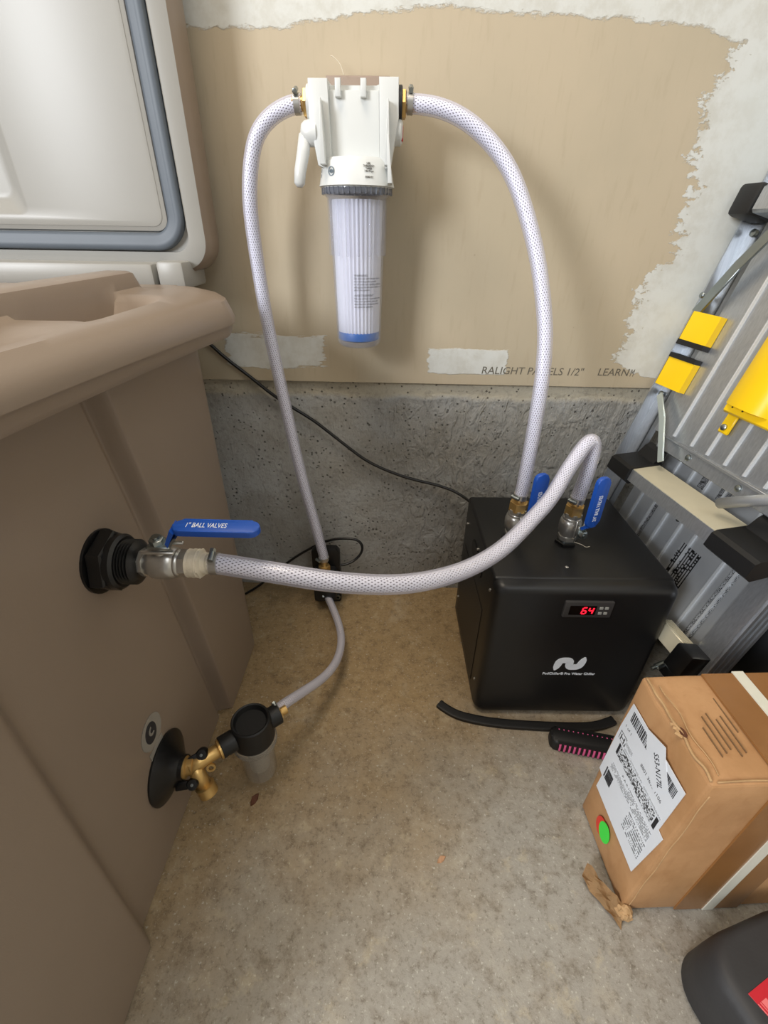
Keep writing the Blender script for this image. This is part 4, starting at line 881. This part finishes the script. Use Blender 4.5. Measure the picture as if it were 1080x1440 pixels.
# yellow rail locks with black gaskets
for t0, t1, tg0, tg1 in ((.088, .138, .080, .089), (.004, .056, .056, .064)):
    bm = bmesh.new(); a_prism(bm, [(-.014, -.004), (-.014, .012), (.000, .026), (.060, .020), (.060, .007), (.038, -.004)], t0, t1, LM @ Matrix(((1, 0, 0, 0), (0, 0, 1, 0), (0, 1, 0, 0), (0, 0, 0, 1)))); yl = flush('rail_lock', bm, 'yellow', wp, smooth=False)
    bm = bmesh.new(); a_prism(bm, [(-.016, -.004), (-.016, .014), (.000, .0285), (.060, .022), (.060, .007), (.038, -.004)], tg0, tg1, LM @ Matrix(((1, 0, 0, 0), (0, 0, 1, 0), (0, 1, 0, 0), (0, 0, 0, 1)))); flush('lock_gasket', bm, 'rubber', yl, smooth=False)
# big yellow bracket
yb = lb('lock_bracket', (.176, .008, .008), (.335, .030, .034), 'yellow', bev=.003)
bm = bmesh.new(); a_prism(bm, [(.174, .008), (.176, .034), (.195, .046), (.235, .050), (.255, .036), (.258, .008)], .022, .24, LM @ Matrix(((1, 0, 0, 0), (0, 0, 1, 0), (0, 1, 0, 0), (0, 0, 0, 1)))); flush('bracket_roll', bm, 'yellow', yb, angle=50)
lb('bracket_foot', (.170, -.026, .0075), (.192, .012, .012), 'yellow', yb, .002)
bm = bmesh.new(); a_lathe(bm, [(.0055, 0), (.0055, .003), (.003, .005), (0, .005)], LM @ Matrix.Translation((.180, -.016, .012)), 12); flush('rivet', bm, 'zinc', yb)
for s in (.192, .212):
    bm = bmesh.new(); a_lathe(bm, [(.0014, 0), (.0014, .0008)], LM @ Matrix.Translation((s, .019, .034)), 8); flush('pin_hole', bm, 'black', yb)
# steel braces
def strap(pts, wid, th, mat, par=wp, nm='brace_strap'):
    bm = bmesh.new(); a = [Vector(p) for p in pts]
    for p, q in zip(a, a[1:]):
        d = (q-p).normalized(); m = frame(p, d, Vector((0, 0, 1)).cross(d).normalized(), d.cross(Vector((0, 0, 1)).cross(d)).normalized())
        a_box(bm, (-.001, -wid/2, -th/2), ((q-p).length+.001, wid/2, th/2), LM @ m, .0006, 1)
    return flush(nm, bm, mat, par)
strap([(.000, .135, .022), (.045, .215, .030), (.16, .40, .035)], .020, .004, 'zinc')
strap([(.020, -.012, .020), (.062, -.045, .026), (.118, -.112, .030)], .013, .003, simple('bright_zinc', (214, 226, 222), .35, .6, .05, 20))
for s, t_ in ((.003, -.012), (-.006, .165)):
    bm = bmesh.new(); a_lathe(bm, [(.005, .0), (.005, .004), (.0025, .006), (0, .006)], LM @ Matrix.Translation((s, t_, .020 if t_ > 0 else .002)), 12); flush('rivet', bm, 'zinc', wp)
tube('brace_tube', [LM @ Vector(p) for p in ((.275, -.112, .040), (.33, -.075, .045), (.42, -.02, .05))], .0085, 'aludark', wp, 14)
# foot at the lower end
ft = lb('foot_tread', (.300, -.372, .0), (.358, -.338, .020), 'cream', bev=.002)
for k in range(5): lb('tread_ridge', (.300, -.3385, .0015+.0038*k), (.358, -.3365, .0035+.0038*k), 'cream', ft, 0)
lb('foot_cap', (.356, -.384, -.004), (.392, -.334, .036), 'black', ft, .004, 2); lb('foot_block', (.348, -.41, -.010), (.385, -.376, .024), 'black', ft, .004, 2)
bm = bmesh.new(); a_lathe(bm, [(.006, 0), (.006, .02), (.0035, .021), (.0035, .03)], LM @ axisframe((.350, -.392, .018), (.2, -.4, 1)), 10); flush('foot_bolt', bm, 'zinc', ft)
# decals
def ldec(name, s0, s1, t0, t1, o, mat): return quad(name, [LM @ Vector(p) for p in ((s0, t0, o), (s1, t0, o), (s1, t1, o), (s0, t1, o))], mat, wp, .0004)
OD = -.0318
ldec('warning_decal', .203, .250, -.318, -.228, OD, 'warn'); ldec('warning_decal', .098, .110, -.300, -.205, OD, 'warn'); ldec('rating_decal', .098, .110, -.202, -.172, OD, 'paper')
for k in range(7): ldec('picture_decal', .3085, .3235, -.378+.0245*k, -.357+.0245*k, OD, 'warn2' if k else 'warn')
ldec('decal_backing', .3065, .3255, -.382, -.206, OD-.0006, 'ink'); ldec('orange_decal', .3035, .315, -.3845, -.366, OD+.0004, 'orange')
ldec('red_decal', .182, .191, -.196, -.186, OD, 'red'); ldec('warning_decal', .1915, .200, -.198, -.186, OD, 'warn'); ldec('warning_decal', .160, .182, -.132, -.100, OD, 'warn'); ldec('warning_decal', .205, .228, -.132, -.106, OD, 'warn')
for s, t_ in ((.095, -.172), (.170, -.200)):
    bm = bmesh.new(); a_lathe(bm, [(.0045, 0), (.0045, .003), (.002, .0045), (0, .0045)], LM @ Matrix.Translation((s, t_, -.030)), 12); flush('rivet', bm, 'zinc', wp)

# ------------------------------------------------------------------ things on the floor
bn = thing('storage_bin', (.70, -.30, 0), 'plain charcoal plastic bin behind the work platform', 'bin')
bm = bmesh.new(); a_box(bm, (.64, -.475, .002), (.855, -.12, .36), ID, .02, 3)
bm2 = flush('bin_body', bm, 'bin', bn)
bm = bmesh.new(); a_box(bm, (.632, -.483, .345), (.862, -.112, .36), ID, .005, 2); flush('bin_lip', bm, 'bin', bn)
ws = [(.108,-.352,.011),(.125,-.366,.010),(.152,-.3795,.008),(.206,-.390,.008),(.274,-.3945,.007),(.357,-.3955,.007),(.41,-.392,.008),(.45,-.378,.008)]
pth = relax(smooth_path(ws, 6), 4); bm = bmesh.new(); rows = []
for i, p in enumerate(pth):
    d = (pth[min(i+1, len(pth)-1)]-pth[max(i-1, 0)]).normalized(); s_ = Vector((-d.y, d.x, 0)).normalized(); p = Vector((p.x, p.y, 0))
    rows.append([bm.verts.new(p+s_*a+Vector((0, 0, z))) for a, z in ((-.008, .001), (.008, .001), (.0085, .0085), (.004, .010), (.0, .0085), (-.004, .0095), (-.0085, .008))])
for a, b in zip(rows, rows[1:]):
    for i in range(7): bm.faces.new((a[i], a[(i+1) % 7], b[(i+1) % 7], b[i]))
bm.faces.new(rows[0]); bm.faces.new(rows[-1][::-1])
tag(center(flush('rubber_strip', bm, 'rubber')), 'flat black rubber strip lying along the chiller front', 'strip')
br = thing('ribbed_brush', (.36, -.43, 0), 'black brush block with rows of pink bristle tufts before the chiller', 'brush')
BRM = Matrix.Translation((.312, -.413, 0)) @ Matrix.Rotation(-.18, 4, 'Z')
bm = bmesh.new(); a_prism(bm, [(x, y) for x, y in rrect(0, .155, -.026, .010, .012, 5)], .002, .026, BRM, bev=.006); flush('brush_block', bm, 'rubber', br)
for k in range(15):
    bm = bmesh.new(); pts = smooth_path([(.016+.0085*k, -.0262, .022), (.0165+.0085*k, -.0275, .014), (.017+.0085*k, -.0265, .004)], 3)
    link('bristle_tuft', tube_mesh('bristle_tuft', [BRM @ p for p in pts], .0020, 8, True), 'pink', br)
    bm = bmesh.new(); bmesh.ops.create_icosphere(bm, subdivisions=1, radius=.0014, matrix=BRM @ Matrix.Translation((.016+.0085*k, .002, .0258))); flush('stitch', bm, 'pink', br)
# black case at the lower right
cs = thing('black_case', (.46, -.80, 0), 'scuffed black moulded case with red and white label at lower right', 'case')
KM = Matrix.Translation((.375, -.730, 0)) @ Matrix.Rotation(.30, 4, 'Z'); bm = bmesh.new(); rows = []
for z, d, sl in ((.002, .004, 0), (.008, 0, 0), (.055, .002, .0), (.080, .004, .003), (.090, .008, .006), (.094, .014, .012), (.0945, .020, .02)):
    rows.append([bm.verts.new(KM @ Vector((x+sl*.3, y, z))) for x, y in rrect(d, .17-d, -.26+d, -d*.7, max(.045-d*.3, .01), 8)])
n = len(rows[0])
for a, b in zip(rows, rows[1:]):
    for i in range(n): bm.faces.new((a[i], a[(i+1) % n], b[(i+1) % n], b[i]))
bm.faces.new(rows[0][::-1]); bm.faces.new(rows[-1]); flush('case_shell', bm, 'case', cs, angle=50)
quad('case_label', [KM @ Vector(p) for p in ((.056, -.17, .0945), (.090, -.17, .0945), (.060, -.052, .0945), (.026, -.056, .0945))], 'redprint', cs, .0008)
quad('case_label_white', [KM @ Vector(p) for p in ((.090, -.17, .0945), (.125, -.17, .0945), (.100, -.048, .0945), (.060, -.052, .0945))], 'paper', cs, .0008)
# leaf scraps
def leaf(loc, s, mat, label, a=0):
    bm = bmesh.new(); pts = [(-1, 0), (-.5, .5), (.2, .65), (.8, .3), (1, -.1), (.3, -.5), (-.4, -.45)]
    top = [bm.verts.new((x*s, y*s*.8, .002+.002*math.sin(3*x+2*y))) for x, y in pts]; bot = [bm.verts.new((x*s, y*s*.8, .0012+.002*math.sin(3*x+2*y)-.0003)) for x, y in pts]
    bm.faces.new(top); bm.faces.new(bot[::-1])
    for i in range(7): bm.faces.new((top[i], top[(i+1) % 7], bot[(i+1) % 7], bot[i]))
    o = flush('leaf_scrap', bm, mat, None, False); o.location = loc; o.rotation_euler = (0, 0, a); tag(o, label, 'leaf')
leaf((.091, -.621, 0), .008, 'leaf', 'small pinkish tan scrap on the open floor', .6)
leaf((-.217, -.544, 0), .011, 'brownleaf', 'narrow brown leaf scrap below the strainer cup', 1.2)
